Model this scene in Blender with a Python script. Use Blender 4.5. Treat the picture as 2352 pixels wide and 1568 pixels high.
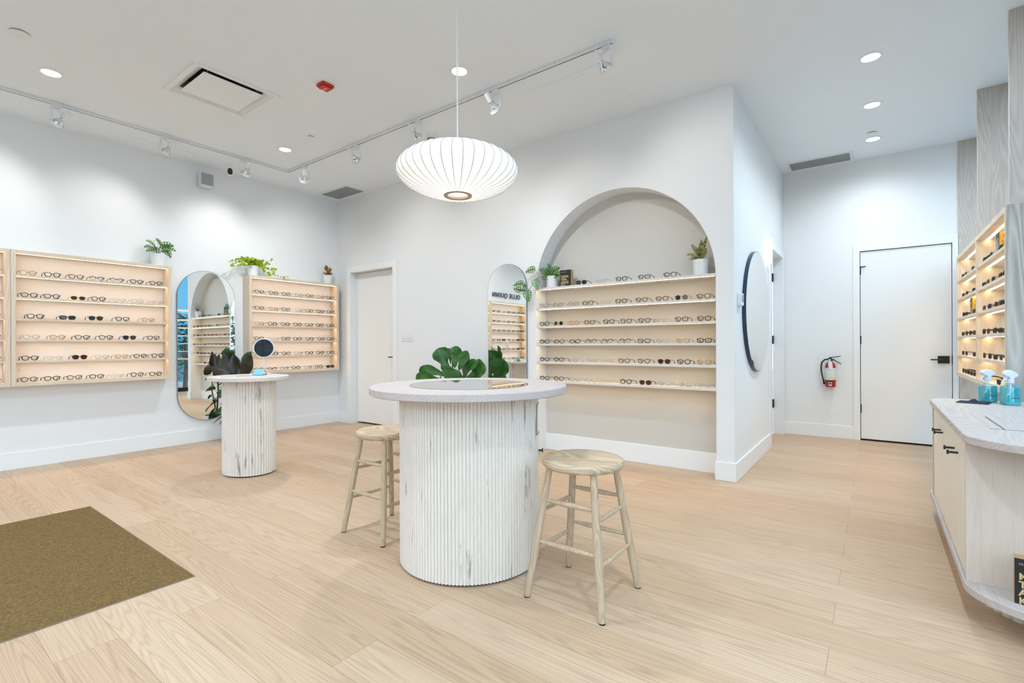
import bpy, bmesh, math, random
from math import sin, cos, pi, radians, sqrt, atan2
from mathutils import Vector, Matrix

for o in list(bpy.data.objects): bpy.data.objects.remove(o)
S = bpy.context.scene
COL = S.collection

# ------------------------------------------------------------------ camera
YAW, ROLL, FPX, V0 = 0.638029, -0.0045797, 1124.946, 789.68
cam = bpy.data.cameras.new('camera'); co = bpy.data.objects.new('camera', cam); COL.objects.link(co)
F_ = Vector((cos(YAW), sin(YAW), 0)); R_ = Vector((sin(YAW), -cos(YAW), 0)); U_ = Vector((0, 0, 1))
R2 = R_*cos(ROLL)+U_*sin(ROLL); U2 = -R_*sin(ROLL)+U_*cos(ROLL)
M = Matrix((R2, U2, -F_)).transposed().to_4x4(); M.translation = (0, 0, 1.2)
co.matrix_world = M
cam.sensor_width = 36; cam.lens = FPX/2352*36; cam.shift_y = (V0-784)/2352
cam.clip_start = 0.05; cam.clip_end = 200
S.camera = co

# ------------------------------------------------------------------ world, exposure
S.view_settings.view_transform = 'Standard'; S.view_settings.look = 'None'
S.view_settings.gamma = 1; S.view_settings.use_curve_mapping = False
S.view_settings.exposure = 0.2
W = bpy.data.worlds.new('sky'); S.world = W; W.use_nodes = True
bg = W.node_tree.nodes['Background']
bg.inputs[0].default_value = (0.67, 0.835, 1.0, 1); bg.inputs[1].default_value = 3.8

# room dimensions
HC, XA, YL, YC, XB = 3.438, 4.531, 6.753, 0.976, 7.371
YR, XF = -1.08, -3.4            # window wall on the right, shop front behind the camera

def portal(loc, rot, sx, sy):
    l = bpy.data.lights.new('window_portal', 'AREA'); l.shape = 'RECTANGLE'; l.size = sx; l.size_y = sy
    l.cycles.is_portal = True
    o = bpy.data.objects.new('window_portal', l); COL.objects.link(o); o.location = loc; o.rotation_euler = rot
portal(((XF+XB)/2, YR-0.03, 1.72), (radians(-90), 0, 0), XB-XF, 3.3)       # faces +Y
portal((XF-0.03, (YR+YL)/2, 1.72), (0, radians(-90), 0), 3.3, YL-YR)       # faces +X

# ------------------------------------------------------------------ mesh builder
class MB:
    def __init__(s): s.v = []; s.f = []
    def box(s, x0, x1, y0, y1, z0, z1):
        b = len(s.v)
        s.v += [(x0,y0,z0),(x1,y0,z0),(x1,y1,z0),(x0,y1,z0),(x0,y0,z1),(x1,y0,z1),(x1,y1,z1),(x0,y1,z1)]
        s.f += [tuple(b+i for i in q) for q in ((0,3,2,1),(4,5,6,7),(0,1,5,4),(1,2,6,5),(2,3,7,6),(3,0,4,7))]
        return s
    def prism(s, pts, a0, a1, ax=2):
        n = len(pts); b = len(s.v)
        for a in (a0, a1):
            for p, q in pts:
                s.v.append({0: (a, p, q), 1: (p, a, q), 2: (p, q, a)}[ax])
        s.f.append(tuple(range(b, b+n))); s.f.append(tuple(range(b+2*n-1, b+n-1, -1)))
        for i in range(n):
            j = (i+1) % n; s.f.append((b+i, b+j, b+n+j, b+n+i))
        return s
    def rings(s, rs, cap=True, close=False, wrap=True):
        b = len(s.v); n = len(rs[0])
        for r in rs: s.v += [tuple(p) for p in r]
        m = len(rs)
        for k in range(m if close else m-1):
            k2 = (k+1) % m
            for i in range(n if wrap else n-1):
                j = (i+1) % n
                s.f.append((b+k*n+i, b+k*n+j, b+k2*n+j, b+k2*n+i))
        if cap and not close:
            s.f.append(tuple(b+i for i in range(n))); s.f.append(tuple(b+(m-1)*n+i for i in reversed(range(n))))
        return s
    def tube(s, pts, r, n=8, close=False):
        P = [Vector(p) for p in pts]; m = len(P); rs = []
        up = None
        for k in range(m):
            if close: d = P[(k+1) % m]-P[k-1]
            else: d = P[min(k+1, m-1)]-P[max(k-1, 0)]
            d.normalize()
            if up is None:
                up = Vector((0,0,1)) if abs(d.z) < .9 else Vector((1,0,0))
            a = d.cross(up)
            if a.length < 1e-6: a = d.orthogonal()
            a.normalize(); bb = a.cross(d); up = bb
            rr = r[k] if isinstance(r, (list, tuple)) else r
            rs.append([P[k]+a*(rr*cos(2*pi*i/n))+bb*(rr*sin(2*pi*i/n)) for i in range(n)])
        return s.rings(rs, cap=True, close=close)
    def lathe(s, prof, n=32, c=(0,0,0), cap=True):
        return s.rings([[(c[0]+r*cos(2*pi*i/n), c[1]+r*sin(2*pi*i/n), c[2]+z) for i in range(n)] for r, z in prof], cap=cap)
    def add(s, o, M):
        b = len(s.v); s.v += [tuple(M @ Vector(p)) for p in o.v]; s.f += [tuple(b+i for i in f) for f in o.f]; return s
    def xf(s, M): s.v = [tuple(M @ Vector(p)) for p in s.v]; return s
    def build(s, name, mat, parent=None, ang=35, bevel=0, recalc=True):
        me = bpy.data.meshes.new(name); me.from_pydata(s.v, [], s.f)
        if recalc:
            bm = bmesh.new(); bm.from_mesh(me); bmesh.ops.recalc_face_normals(bm, faces=bm.faces); bm.to_mesh(me); bm.free()
        me.shade_smooth(); me.set_sharp_from_angle(angle=radians(ang))
        me.materials.append(mat)
        o = bpy.data.objects.new(name, me); COL.objects.link(o); o.parent = parent
        if bevel:
            b = o.modifiers.new('bevel', 'BEVEL'); b.width = bevel; b.segments = 2; b.limit_method = 'ANGLE'; b.angle_limit = radians(50)
            b.harden_normals = False
        return o

def thing(name, label, cat, loc=(0,0,0), rz=0, group=None):
    o = bpy.data.objects.new(name, None); COL.objects.link(o); o.empty_display_size = .1
    o.location = loc; o.rotation_euler = (0, 0, rz); o['label'] = label; o['category'] = cat
    if group: o['group'] = group
    return o
def tag(o, label, cat, group=None):
    o['label'] = label; o['category'] = cat
    if group: o['group'] = group
    return o
STRUCT = {}
def struct(name, mb, m, **k):
    o = mb.build(name, m, **k); o['kind'] = 'structure'
    o['label'] = STRUCT.get(name, name.replace('_', ' ')); return o
def copy_thing(t):
    r = t.copy(); COL.objects.link(r)
    for c in t.children:
        d = c.copy(); COL.objects.link(d); d.parent = r
        for g in c.children:
            e = g.copy(); COL.objects.link(e); e.parent = d
    return r
ORD = ['first','second','third','fourth','fifth','sixth','seventh','eighth','ninth','tenth','eleventh']

# ------------------------------------------------------------------ materials
def newmat(name):
    m = bpy.data.materials.new(name); m.use_nodes = True; nt = m.node_tree
    return m, nt, nt.nodes['Principled BSDF']
def nd(nt, t, **k):
    n = nt.nodes.new(t)
    for a, b in k.items(): setattr(n, a, b)
    return n
def P(name, col, rough=.5, metal=0, spec=.5, bump=0, bscale=200, var=0, vscale=3, trans=0, emis=None, est=0, coat=0):
    m, nt, b = newmat(name)
    b.inputs['Base Color'].default_value = (*col, 1); b.inputs['Roughness'].default_value = rough
    b.inputs['Metallic'].default_value = metal; b.inputs['Specular IOR Level'].default_value = spec
    b.inputs['Transmission Weight'].default_value = trans; b.inputs['Coat Weight'].default_value = coat
    if emis: b.inputs['Emission Color'].default_value = (*emis, 1); b.inputs['Emission Strength'].default_value = est
    tc = nd(nt, 'ShaderNodeTexCoord')
    if var:
        n = nd(nt, 'ShaderNodeTexNoise'); n.inputs['Scale'].default_value = vscale; n.inputs['Detail'].default_value = 4
        nt.links.new(tc.outputs['Object'], n.inputs['Vector'])
        mx = nd(nt, 'ShaderNodeMix', data_type='RGBA')
        mx.inputs[6].default_value = tuple(c*(1-var) for c in col)+(1,); mx.inputs[7].default_value = tuple(min(1, c*(1+var)) for c in col)+(1,)
        nt.links.new(n.outputs['Fac'], mx.inputs[0]); nt.links.new(mx.outputs[2], b.inputs['Base Color'])
    if bump:
        n = nd(nt, 'ShaderNodeTexNoise'); n.inputs['Scale'].default_value = bscale
        nt.links.new(tc.outputs['Object'], n.inputs['Vector'])
        bp = nd(nt, 'ShaderNodeBump'); bp.inputs['Strength'].default_value = bump; bp.inputs['Distance'].default_value = .002
        nt.links.new(n.outputs['Fac'], bp.inputs['Height']); nt.links.new(bp.outputs[0], b.inputs['Normal'])
    return m
def ramp(nt, stops):
    r = nd(nt, 'ShaderNodeValToRGB'); e = r.color_ramp.elements
    while len(e) < len(stops): e.new(.5)
    for i, (p, c) in enumerate(stops): e[i].position = p; e[i].color = (*c, 1) if len(c) == 3 else c
    return r
def wood(name, light, dark, ax='Z', sc=14, stretch=.07, dist=2.2, rough=.55, streak=.35, ring=9, bump=.12, knots=0):
    m, nt, b = newmat(name); L = nt.links.new
    tc = nd(nt, 'ShaderNodeTexCoord'); mp = nd(nt, 'ShaderNodeMapping'); L(tc.outputs['Object'], mp.inputs[0])
    s = [sc]*3; s['XYZ'.index(ax)] = sc*stretch; mp.inputs['Scale'].default_value = s
    n1 = nd(nt, 'ShaderNodeTexNoise'); n1.inputs['Scale'].default_value = .35; n1.inputs['Detail'].default_value = 2; n1.inputs['Distortion'].default_value = .3
    L(mp.outputs[0], n1.inputs['Vector'])
    mu = nd(nt, 'ShaderNodeMath', operation='MULTIPLY'); mu.inputs[1].default_value = ring*dist; L(n1.outputs['Fac'], mu.inputs[0])
    fr = nd(nt, 'ShaderNodeMath', operation='PINGPONG'); fr.inputs[1].default_value = .5; L(mu.outputs[0], fr.inputs[0])
    n2 = nd(nt, 'ShaderNodeTexNoise'); n2.inputs['Scale'].default_value = 9; n2.inputs['Detail'].default_value = 5; L(mp.outputs[0], n2.inputs['Vector'])
    a = nd(nt, 'ShaderNodeMath', operation='MULTIPLY'); a.inputs[1].default_value = 1.2*(1-streak); L(fr.outputs[0], a.inputs[0])
    c = nd(nt, 'ShaderNodeMath', operation='MULTIPLY_ADD'); c.inputs[1].default_value = streak*1.3; L(n2.outputs['Fac'], c.inputs[0]); L(a.outputs[0], c.inputs[2])
    r = ramp(nt, [(.12, dark), (.62, light)]); L(c.outputs[0], r.inputs[0])
    out = r.outputs[0]
    if knots:
        mp2 = nd(nt, 'ShaderNodeMapping'); L(tc.outputs['Object'], mp2.inputs[0])
        k = [knots]*3; k['XYZ'.index(ax)] = knots*.13; mp2.inputs['Scale'].default_value = k
        n3 = nd(nt, 'ShaderNodeTexNoise'); n3.inputs['Scale'].default_value = 1; n3.inputs['Detail'].default_value = 6; n3.inputs['Roughness'].default_value = .65
        L(mp2.outputs[0], n3.inputs['Vector'])
        r3 = ramp(nt, [(.32, (.14, .125, .125)), (.395, (1, 1, 1))]); L(n3.outputs['Fac'], r3.inputs[0])
        mx = nd(nt, 'ShaderNodeMix', data_type='RGBA', blend_type='MULTIPLY'); mx.inputs[0].default_value = .75
        L(out, mx.inputs[6]); L(r3.outputs[0], mx.inputs[7]); out = mx.outputs[2]
    L(out, b.inputs['Base Color']); b.inputs['Roughness'].default_value = rough
    bp = nd(nt, 'ShaderNodeBump'); bp.inputs['Strength'].default_value = bump; bp.inputs['Distance'].default_value = .002
    L(c.outputs[0], bp.inputs['Height']); L(bp.outputs[0], b.inputs['Normal'])
    return m
def emit(name, col, st):
    m = bpy.data.materials.new(name); m.use_nodes = True; nt = m.node_tree; nt.nodes.clear()
    e = nd(nt, 'ShaderNodeEmission'); e.inputs[0].default_value = (*col, 1); e.inputs[1].default_value = st
    o = nd(nt, 'ShaderNodeOutputMaterial'); nt.links.new(e.outputs[0], o.inputs[0]); return m
def sheer(name, tint, gloss=.06, rough=.02, diff=0, dcol=(1,1,1)):
    """thin clear sheet: transparent with a weak reflection"""
    m = bpy.data.materials.new(name); m.use_nodes = True; nt = m.node_tree; nt.nodes.clear(); L = nt.links.new
    t = nd(nt, 'ShaderNodeBsdfTransparent'); t.inputs[0].default_value = (*tint, 1)
    g = nd(nt, 'ShaderNodeBsdfGlossy'); g.inputs['Roughness'].default_value = rough
    mx = nd(nt, 'ShaderNodeMixShader'); mx.inputs[0].default_value = gloss; L(t.outputs[0], mx.inputs[1]); L(g.outputs[0], mx.inputs[2])
    last = mx
    if diff:
        d = nd(nt, 'ShaderNodeBsdfDiffuse'); d.inputs[0].default_value = (*dcol, 1)
        m2 = nd(nt, 'ShaderNodeMixShader'); m2.inputs[0].default_value = diff; L(mx.outputs[0], m2.inputs[1]); L(d.outputs[0], m2.inputs[2]); last = m2
    o = nd(nt, 'ShaderNodeOutputMaterial'); L(last.outputs[0], o.inputs[0]); return m

def floor_mat():
    m, nt, b = newmat('oak_plank_floor'); L = nt.links.new
    tc = nd(nt, 'ShaderNodeTexCoord'); sp = nd(nt, 'ShaderNodeSeparateXYZ'); L(tc.outputs['Object'], sp.inputs[0])
    ax = nd(nt, 'ShaderNodeMath', operation='ADD'); ax.inputs[1].default_value = 40*.2045-.655; L(sp.outputs[0], ax.inputs[0])
    ay = nd(nt, 'ShaderNodeMath', operation='ADD'); ay.inputs[1].default_value = 30.4; L(sp.outputs[1], ay.inputs[0])
    cb = nd(nt, 'ShaderNodeCombineXYZ'); L(ay.outputs[0], cb.inputs[0]); L(ax.outputs[0], cb.inputs[1])
    br = nd(nt, 'ShaderNodeTexBrick'); br.offset = .37; br.offset_frequency = 2; br.squash = 1
    L(cb.outputs[0], br.inputs['Vector'])
    for k, v in (('Scale', 1), ('Mortar Size', .0009), ('Mortar Smooth', .3), ('Bias', 0), ('Brick Width', 2.35), ('Row Height', .2045)): br.inputs[k].default_value = v
    br.inputs['Color1'].default_value = (0, 0, 0, 1); br.inputs['Color2'].default_value = (1, 1, 1, 1); br.inputs['Mortar'].default_value = (.5, .5, .5, 1)
    rnd = nd(nt, 'ShaderNodeMath', operation='MULTIPLY'); rnd.inputs[1].default_value = 37.0; L(br.outputs['Color'], rnd.inputs[0])
    gx = nd(nt, 'ShaderNodeMath', operation='MULTIPLY_ADD'); gx.inputs[1].default_value = .42; L(sp.outputs[1], gx.inputs[0]); L(rnd.outputs[0], gx.inputs[2])
    gy = nd(nt, 'ShaderNodeMath', operation='MULTIPLY_ADD'); gy.inputs[1].default_value = 9.0; L(sp.outputs[0], gy.inputs[0]); L(rnd.outputs[0], gy.inputs[2])
    gv = nd(nt, 'ShaderNodeCombineXYZ'); L(gx.outputs[0], gv.inputs[0]); L(gy.outputs[0], gv.inputs[1])
    n1 = nd(nt, 'ShaderNodeTexNoise'); n1.inputs['Scale'].default_value = .55; n1.inputs['Detail'].default_value = 2.5; n1.inputs['Distortion'].default_value = .25; L(gv.outputs[0], n1.inputs['Vector'])
    mu = nd(nt, 'ShaderNodeMath', operation='MULTIPLY'); mu.inputs[1].default_value = 34; L(n1.outputs['Fac'], mu.inputs[0])
    pp = nd(nt, 'ShaderNodeMath', operation='PINGPONG'); pp.inputs[1].default_value = .5; L(mu.outputs[0], pp.inputs[0])
    gl = ramp(nt, [(.0, (.60, .60, .60)), (.30, (1, 1, 1))]); L(pp.outputs[0], gl.inputs[0])
    mp = nd(nt, 'ShaderNodeMapping'); mp.inputs['Scale'].default_value = (3.2, 16, 1); L(gv.outputs[0], mp.inputs[0])
    n2 = nd(nt, 'ShaderNodeTexNoise'); n2.inputs['Scale'].default_value = 1; n2.inputs['Detail'].default_value = 5; L(mp.outputs[0], n2.inputs['Vector'])
    base = ramp(nt, [(0, (.565, .395, .26)), (.5, (.61, .435, .295)), (1, (.645, .475, .335))]); L(br.outputs['Color'], base.inputs[0])
    m1 = nd(nt, 'ShaderNodeMix', data_type='RGBA', blend_type='MULTIPLY'); m1.inputs[0].default_value = .40; L(base.outputs[0], m1.inputs[6]); L(gl.outputs[0], m1.inputs[7])
    fine = ramp(nt, [(.3, (.74, .70, .66)), (.62, (1, 1, 1))]); L(n2.outputs['Fac'], fine.inputs[0])
    m2 = nd(nt, 'ShaderNodeMix', data_type='RGBA', blend_type='MULTIPLY'); m2.inputs[0].default_value = .6; L(m1.outputs[2], m2.inputs[6]); L(fine.outputs[0], m2.inputs[7])
    m3 = nd(nt, 'ShaderNodeMix', data_type='RGBA', blend_type='MULTIPLY'); m3.inputs[7].default_value = (.55, .45, .36, 1); L(br.outputs['Fac'], m3.inputs[0]); L(m2.outputs[2], m3.inputs[6])
    L(m3.outputs[2], b.inputs['Base Color']); b.inputs['Roughness'].default_value = .5; b.inputs['Specular IOR Level'].default_value = .35
    bp = nd(nt, 'ShaderNodeBump'); bp.inputs['Strength'].default_value = .06; bp.inputs['Distance'].default_value = .002; L(n2.outputs['Fac'], bp.inputs['Height']); L(bp.outputs[0], b.inputs['Normal'])
    return m
def tort_mat(name, a, c):
    m, nt, b = newmat(name); L = nt.links.new
    tc = nd(nt, 'ShaderNodeTexCoord'); n = nd(nt, 'ShaderNodeTexNoise'); n.inputs['Scale'].default_value = 90; L(tc.outputs['Object'], n.inputs['Vector'])
    r = ramp(nt, [(.42, a), (.6, c)]); L(n.outputs['Fac'], r.inputs[0]); L(r.outputs[0], b.inputs['Base Color']); b.inputs['Roughness'].default_value = .2
    return m
def leaf_mat(name, a, c, rough=.35, sc=12, thru=.15):
    m, nt, b = newmat(name); L = nt.links.new
    tc = nd(nt, 'ShaderNodeTexCoord'); n = nd(nt, 'ShaderNodeTexNoise'); n.inputs['Scale'].default_value = sc; n.inputs['Detail'].default_value = 3; L(tc.outputs['Object'], n.inputs['Vector'])
    r = ramp(nt, [(.35, a), (.65, c)]); L(n.outputs['Fac'], r.inputs[0]); L(r.outputs[0], b.inputs['Base Color']); b.inputs['Roughness'].default_value = rough
    tr = nd(nt, 'ShaderNodeBsdfTranslucent'); L(r.outputs[0], tr.inputs[0])
    mx = nd(nt, 'ShaderNodeMixShader'); mx.inputs[0].default_value = thru; L(b.outputs[0], mx.inputs[1]); L(tr.outputs[0], mx.inputs[2])
    L(mx.outputs[0], nt.nodes['Material Output'].inputs[0]); return m

WALL = P('white_wall_paint', (.83, .84, .845), .6, bump=.05, bscale=260)
CEIL = P('white_ceiling_paint', (.825, .88, .935), .8, bump=.05, bscale=260)
TRIM = P('white_trim_paint', (.87, .88, .885), .38)
DOORM = P('white_door_paint', (.85, .86, .865), .42)
NICHE = P('greige_niche_paint', (.61, .59, .545), .7, bump=.05, bscale=260)
FLOOR = floor_mat()
ASH_H = wood('pale_ash_x', (.78, .66, .52), (.66, .54, .41), 'X', 10)
ASH_V = wood('pale_ash_z', (.78, .66, .52), (.66, .54, .41), 'Z', 10)
BACKP = P('cream_back_panel', (.86, .83, .835), .6)
WSH_Y = wood('whitewashed_shelf_y', (.78, .73, .69), (.68, .62, .57), 'Y', 12)
WSH_X = wood('whitewashed_shelf_x', (.78, .73, .69), (.66, .60, .55), 'X', 12)
TOPM = wood('whitewashed_pine_top', (.59, .515, .495), (.51, .43, .41), 'Y', 9, .08, 3.0, ring=16, streak=.4)
CTOP = wood('whitewashed_counter_top', (.56, .51, .49), (.46, .41, .39), 'X', 7, .10, 3.0, ring=22, streak=.4)
FLUTE = wood('whitewashed_flute', (.82, .755, .68), (.70, .635, .56), 'Z', 30, .05, 1.2, streak=.7, knots=22, bump=.05)
FLUTE2 = wood('cream_flute', (.80, .76, .60), (.70, .66, .50), 'Z', 30, .05, 1.2, streak=.7, bump=.05)
STOOL = wood('pale_teak', (.60, .465, .325), (.40, .295, .185), 'Z', 26, .06, 2.0, streak=.45)
STSEAT = wood('pale_teak_seat', (.67, .52, .36), (.42, .30, .19), 'Y', 11, .12, 2.0, ring=14, streak=.3)
SEATSIDE = STSEAT
GREYW = wood('grey_washed_fin', (.62, .55, .49), (.50, .435, .38), 'Z', 9, .12, 3.0, ring=14, streak=.3)
PANEL = wood('grey_maple_panel', (.60, .565, .515), (.36, .33, .29), 'Z', 8, .16, 3.0, ring=7, streak=.2)
CREAMD = wood('cream_cabinet_door', (.80, .74, .635), (.73, .665, .56), 'Z', 16, .05, 1.0, streak=.7, bump=.05)
ENDP = wood('greywash_end_panel', (.68, .585, .50), (.53, .45, .38), 'Z', 45, .03, .8, ring=4, streak=.7)
MAT = P('brown_coir_mat', (.185, .118, .048), .95, spec=.1, bump=1, bscale=230, var=.85, vscale=110)
BLACK = P('black_powdercoat', (.012, .012, .013), .4)
BLACKR = P('black_rubber', (.02, .02, .02), .6)
NAVY = P('navy_edge', (.01, .035, .07), .3)
WHITEP = P('white_plastic', (.82, .83, .84), .35)
WHITEM = P('white_metal', (.80, .82, .84), .3)
GREYG = P('grey_grille_cloth', (.36, .38, .39), .7, bump=.6, bscale=600)
DARKV = P('dark_vent', (.035, .037, .04), .8)
SLATM = P('grey_vent_slat', (.36, .38, .385), .5)
MIRROR = P('mirror_silver', (.90, .92, .91), .01, metal=1)
MIRRORE = P('mirror_edge', (.30, .33, .34), .2, metal=.6)
GREYGLASS = P('smoked_table_mirror', (.62, .61, .58), .03, metal=1)
CHROME = P('chrome', (.7, .7, .7), .12, metal=1)
BULBG = P('reflector_bulb', (.75, .76, .76), .12, metal=.85)
POT = P('white_ribbed_ceramic', (.80, .81, .82), .3)
SOIL = P('dark_soil', (.03, .02, .013), .95)
RED = P('red_enamel', (.42, .012, .012), .25)
REDP = P('red_fire_plastic', (.55, .025, .012), .35)
LABELW = P('white_label', (.72, .74, .70), .5, var=.25, vscale=90)
LABELY = P('yellow_label', (.65, .62, .03), .5)
KRAFT = P('kraft_card', (.50, .33, .16), .8)
KRAFTY = P('yellow_card', (.80, .42, .03), .7)
INK = P('black_card', (.012, .012, .013), .6)
GOLDINK = P('gold_ink', (.62, .44, .22), .5)
GREYC = P('grey_card', (.13, .16, .18), .7)
CYANC = P('pale_cyan_card', (.25, .66, .82), .4)
CARD = P('pale_print_card', (.66, .55, .60), .4, var=.4, vscale=40)
PHOTOC = P('brown_print_card', (.35, .22, .16), .4, var=.7, vscale=30)
CLOTH = P('navy_microfibre', (.006, .018, .045), .9)
FIG = leaf_mat('fiddle_leaf', (.022, .10, .016), (.07, .22, .04), .33)
VEIN = P('leaf_vein', (.20, .34, .12), .5)
RUB = leaf_mat('rubber_leaf', (.022, .020, .012), (.05, .042, .02), .22)
RUBG = leaf_mat('green_rubber_leaf', (.012, .05, .016), (.04, .13, .025), .3)
POTHOS = leaf_mat('pothos_leaf', (.22, .36, .02), (.62, .70, .05), .4, 30, .3)
MONST = leaf_mat('monstera_leaf', (.02, .095, .01), (.10, .26, .02), .35, 25)
VARI = leaf_mat('variegated_leaf', (.07, .085, .02), (.45, .40, .14), .35, 45)
AMBL = leaf_mat('amber_leaf', (.14, .07, .015), (.42, .20, .02), .35, 20)
STEM = P('green_stem', (.07, .12, .03), .5)
TRUNK = P('brown_stem', (.10, .065, .04), .7)
LED = emit('warm_led', (1.0, .70, .36), 25)
LEDN = emit('warm_led_bright', (1.0, .76, .46), 12)
DLED = emit('downlight_lens', (1.0, .93, .82), 14)
TUBE = emit('white_tube_light', (.95, .98, 1.0), 6)
BULBE = emit('bulb_face', (1.0, .93, .82), 5)
PANE = sheer('window_glass', (.95, .975, .985), .06)
LCLEAR = sheer('clear_lens', (.97, .98, .98), .05, .02)
LBROWN = sheer('brown_lens', (.22, .09, .03), .08, .05, .35, (.16, .055, .015))
LGREY = sheer('grey_lens', (.10, .10, .10), .12, .05, .4, (.09, .085, .085))
LGREEN = sheer('green_lens', (.05, .12, .07), .12, .05, .4, (.015, .07, .035))
FK = P('black_acetate', (.015, .013, .013), .2)
FT = tort_mat('tortoise_acetate', (.025, .012, .007), (.16, .07, .025))
FA = tort_mat('amber_acetate', (.30, .14, .03), (.62, .33, .10))
FC = sheer('clear_acetate', (.80, .79, .77), .12, .1, .15, (.8, .78, .74))
FG = P('gold_metal', (.62, .44, .22), .25, metal=1)
FM = P('dark_metal', (.09, .085, .085), .3, metal=.8)
FB = tort_mat('burgundy_acetate', (.05, .01, .012), (.14, .03, .03))

# ------------------------------------------------------------------ setting
T = .2
f = MB(); f.box(XF-.1, XB+.3, YR-.1, YL+.1, -.1, 0); struct('floor', f, FLOOR)
# ceiling with the opening of the big diffuser
vx0, vx1, vy0, vy1 = 1.66, 2.27, 4.34, 4.94
c = MB()
c.box(XF-.1, vx0, YR-.1, YL+.1, HC, HC+.15); c.box(vx1, XB+.3, YR-.1, YL+.1, HC, HC+.15)
c.box(vx0, vx1, YR-.1, vy0, HC, HC+.15); c.box(vx0, vx1, vy1, YL+.1, HC, HC+.15)
struct('ceiling', c, CEIL)
struct('wall_left', MB().box(XF, XA+T, YL, YL+.1, 0, HC), WALL)

# arch wall: door opening, arched niche 0.205 deep
D1a, D1b, D1h = 5.435, 6.415, 2.292
NA0, NA1, NCY, NR, NZ = 1.125, 3.025, 2.075, .95, 1.787
w = MB(); X0, X1 = XA, XA+.205
w.box(X0, X1, NA1, D1a, 0, HC); w.box(X0, X1, D1a, D1b, D1h, HC); w.box(X0, X1, D1b, YL, 0, HC); w.box(X0, X1, YC, NA0, 0, HC)
NS = 48
for k in range(NS):
    a0, a1 = pi*k/NS, pi*(k+1)/NS
    y0, z0, y1, z1 = NCY+NR*cos(a0), NZ+NR*sin(a0), NCY+NR*cos(a1), NZ+NR*sin(a1)
    w.prism([(y0, z0), (y0, HC), (y1, HC), (y1, z1)], X0, X1, 0)
struct('wall_arch', w, WALL, ang=30)
struct('wall_niche', MB().box(X1, X1+.03, NA0-.03, NA1+.03, 0, NZ+NR+.05), NICHE)
# hall wall with doorway, back wall with door
H0, H1, HH = 6.335, 7.27, 2.305
w = MB(); w.box(X1, H0, YC, YC+.113, 0, HC); w.box(H0, H1, YC, YC+.113, HH, HC); w.box(H1, XB, YC, YC+.113, 0, HC)
struct('wall_hall', w, WALL)
E0, E1, EH = -.700, .149, 2.315
w = MB(); w.box(XB, XB+.12, YR, E0, 0, HC); w.box(XB, XB+.12, E0, E1, EH, HC); w.box(XB, XB+.12, E1, YC+.113, 0, HC)
struct('wall_back', w, WALL)
# storefront: frames and panes (right side and behind the camera)
def window(n, along, a0, a1, pos, mull):
    fr = MB(); t = .03; d = .05
    def bx(p0, p1, z0, z1, dd=d):
        if along == 'X': fr.box(p0, p1, pos-dd/2, pos+dd/2, z0, z1)
        else: fr.box(pos-dd/2, pos+dd/2, p0, p1, z0, z1)
    bx(a0, a1, 0, .10); bx(a0, a1, HC-.08, HC)
    xs = [a0+(a1-a0)*i/mull for i in range(mull+1)]
    for x in xs: bx(max(a0, x-t), min(a1, x+t), .10, HC-.08)
    o = struct('window_%d' % n, fr, BLACK)
    for i in range(mull):
        p = MB(); q0, q1 = max(a0, xs[i]-t)+2*t*(1 if i else .5), xs[i+1]-t
        q0 = xs[i]+t
        if along == 'X': p.box(q0, q1, pos-.004, pos+.004, .10, HC-.08)
        else: p.box(pos-.004, pos+.004, q0, q1, .10, HC-.08)
        p.build('pane', PANE, o)
    return o
window(1, 'X', XF+.05, 4.60, YR, 5)
window(2, 'X', 4.72, XB, YR, 3)
window(3, 'Y', YR+.05, YL, XF, 5)
struct('wall_pier', MB().box(4.60, 4.72, YR-.05, YR+.04, 0, HC), WALL)

# baseboards
bt, bh = .015, .163
b = MB().box(XF+.05, XA-.0, YL-bt, YL, 0, bh); struct('baseboard_left', b, TRIM, bevel=.003)
b = MB().box(XA-bt, XA, D1b+.085, YL-bt, 0, bh); b.box(XA-bt, XA, NA1-.02, D1a-.09, 0, bh); b.box(XA-bt, XA, YC-bt, NA0+.01, 0, bh)
struct('baseboard_arch', b, TRIM, bevel=.003)
struct('baseboard_niche', MB().box(X1-bt, X1, NA0, NA1, 0, .185), TRIM, bevel=.003)
struct('baseboard_hall', MB().box(XA, H0-.085, YC-bt, YC, 0, bh), TRIM, bevel=.003)
struct('baseboard_back', MB().box(XB-bt, XB, E1+.068, YC, 0, bh), TRIM, bevel=.003)
# casings
t = MB(); t.box(XA-.012, XA, D1b, D1b+.085, 0, D1h+.085); t.box(XA-.012, XA, D1a-.09, D1a, 0, D1h+.085); t.box(XA-.012, XA, D1a, D1b, D1h, D1h+.085)
struct('trim_1', t, TRIM, bevel=.002)
t = MB(); t.box(H0-.085, H0, YC-.012, YC, 0, HH+.08); t.box(H1, H1+.085, YC-.012, YC, 0, HH+.08); t.box(H0, H1, YC-.012, YC, HH, HH+.08)
struct('trim_2', t, TRIM, bevel=.002)
t = MB(); t.box(XB-.012, XB, E1, E1+.068, 0, EH+.09); t.box(XB-.012, XB, E0-.05, E0, 0, EH+.09); t.box(XB-.012, XB, E0, E1, EH, EH+.09)
struct('trim_3', t, TRIM, bevel=.002)
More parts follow.
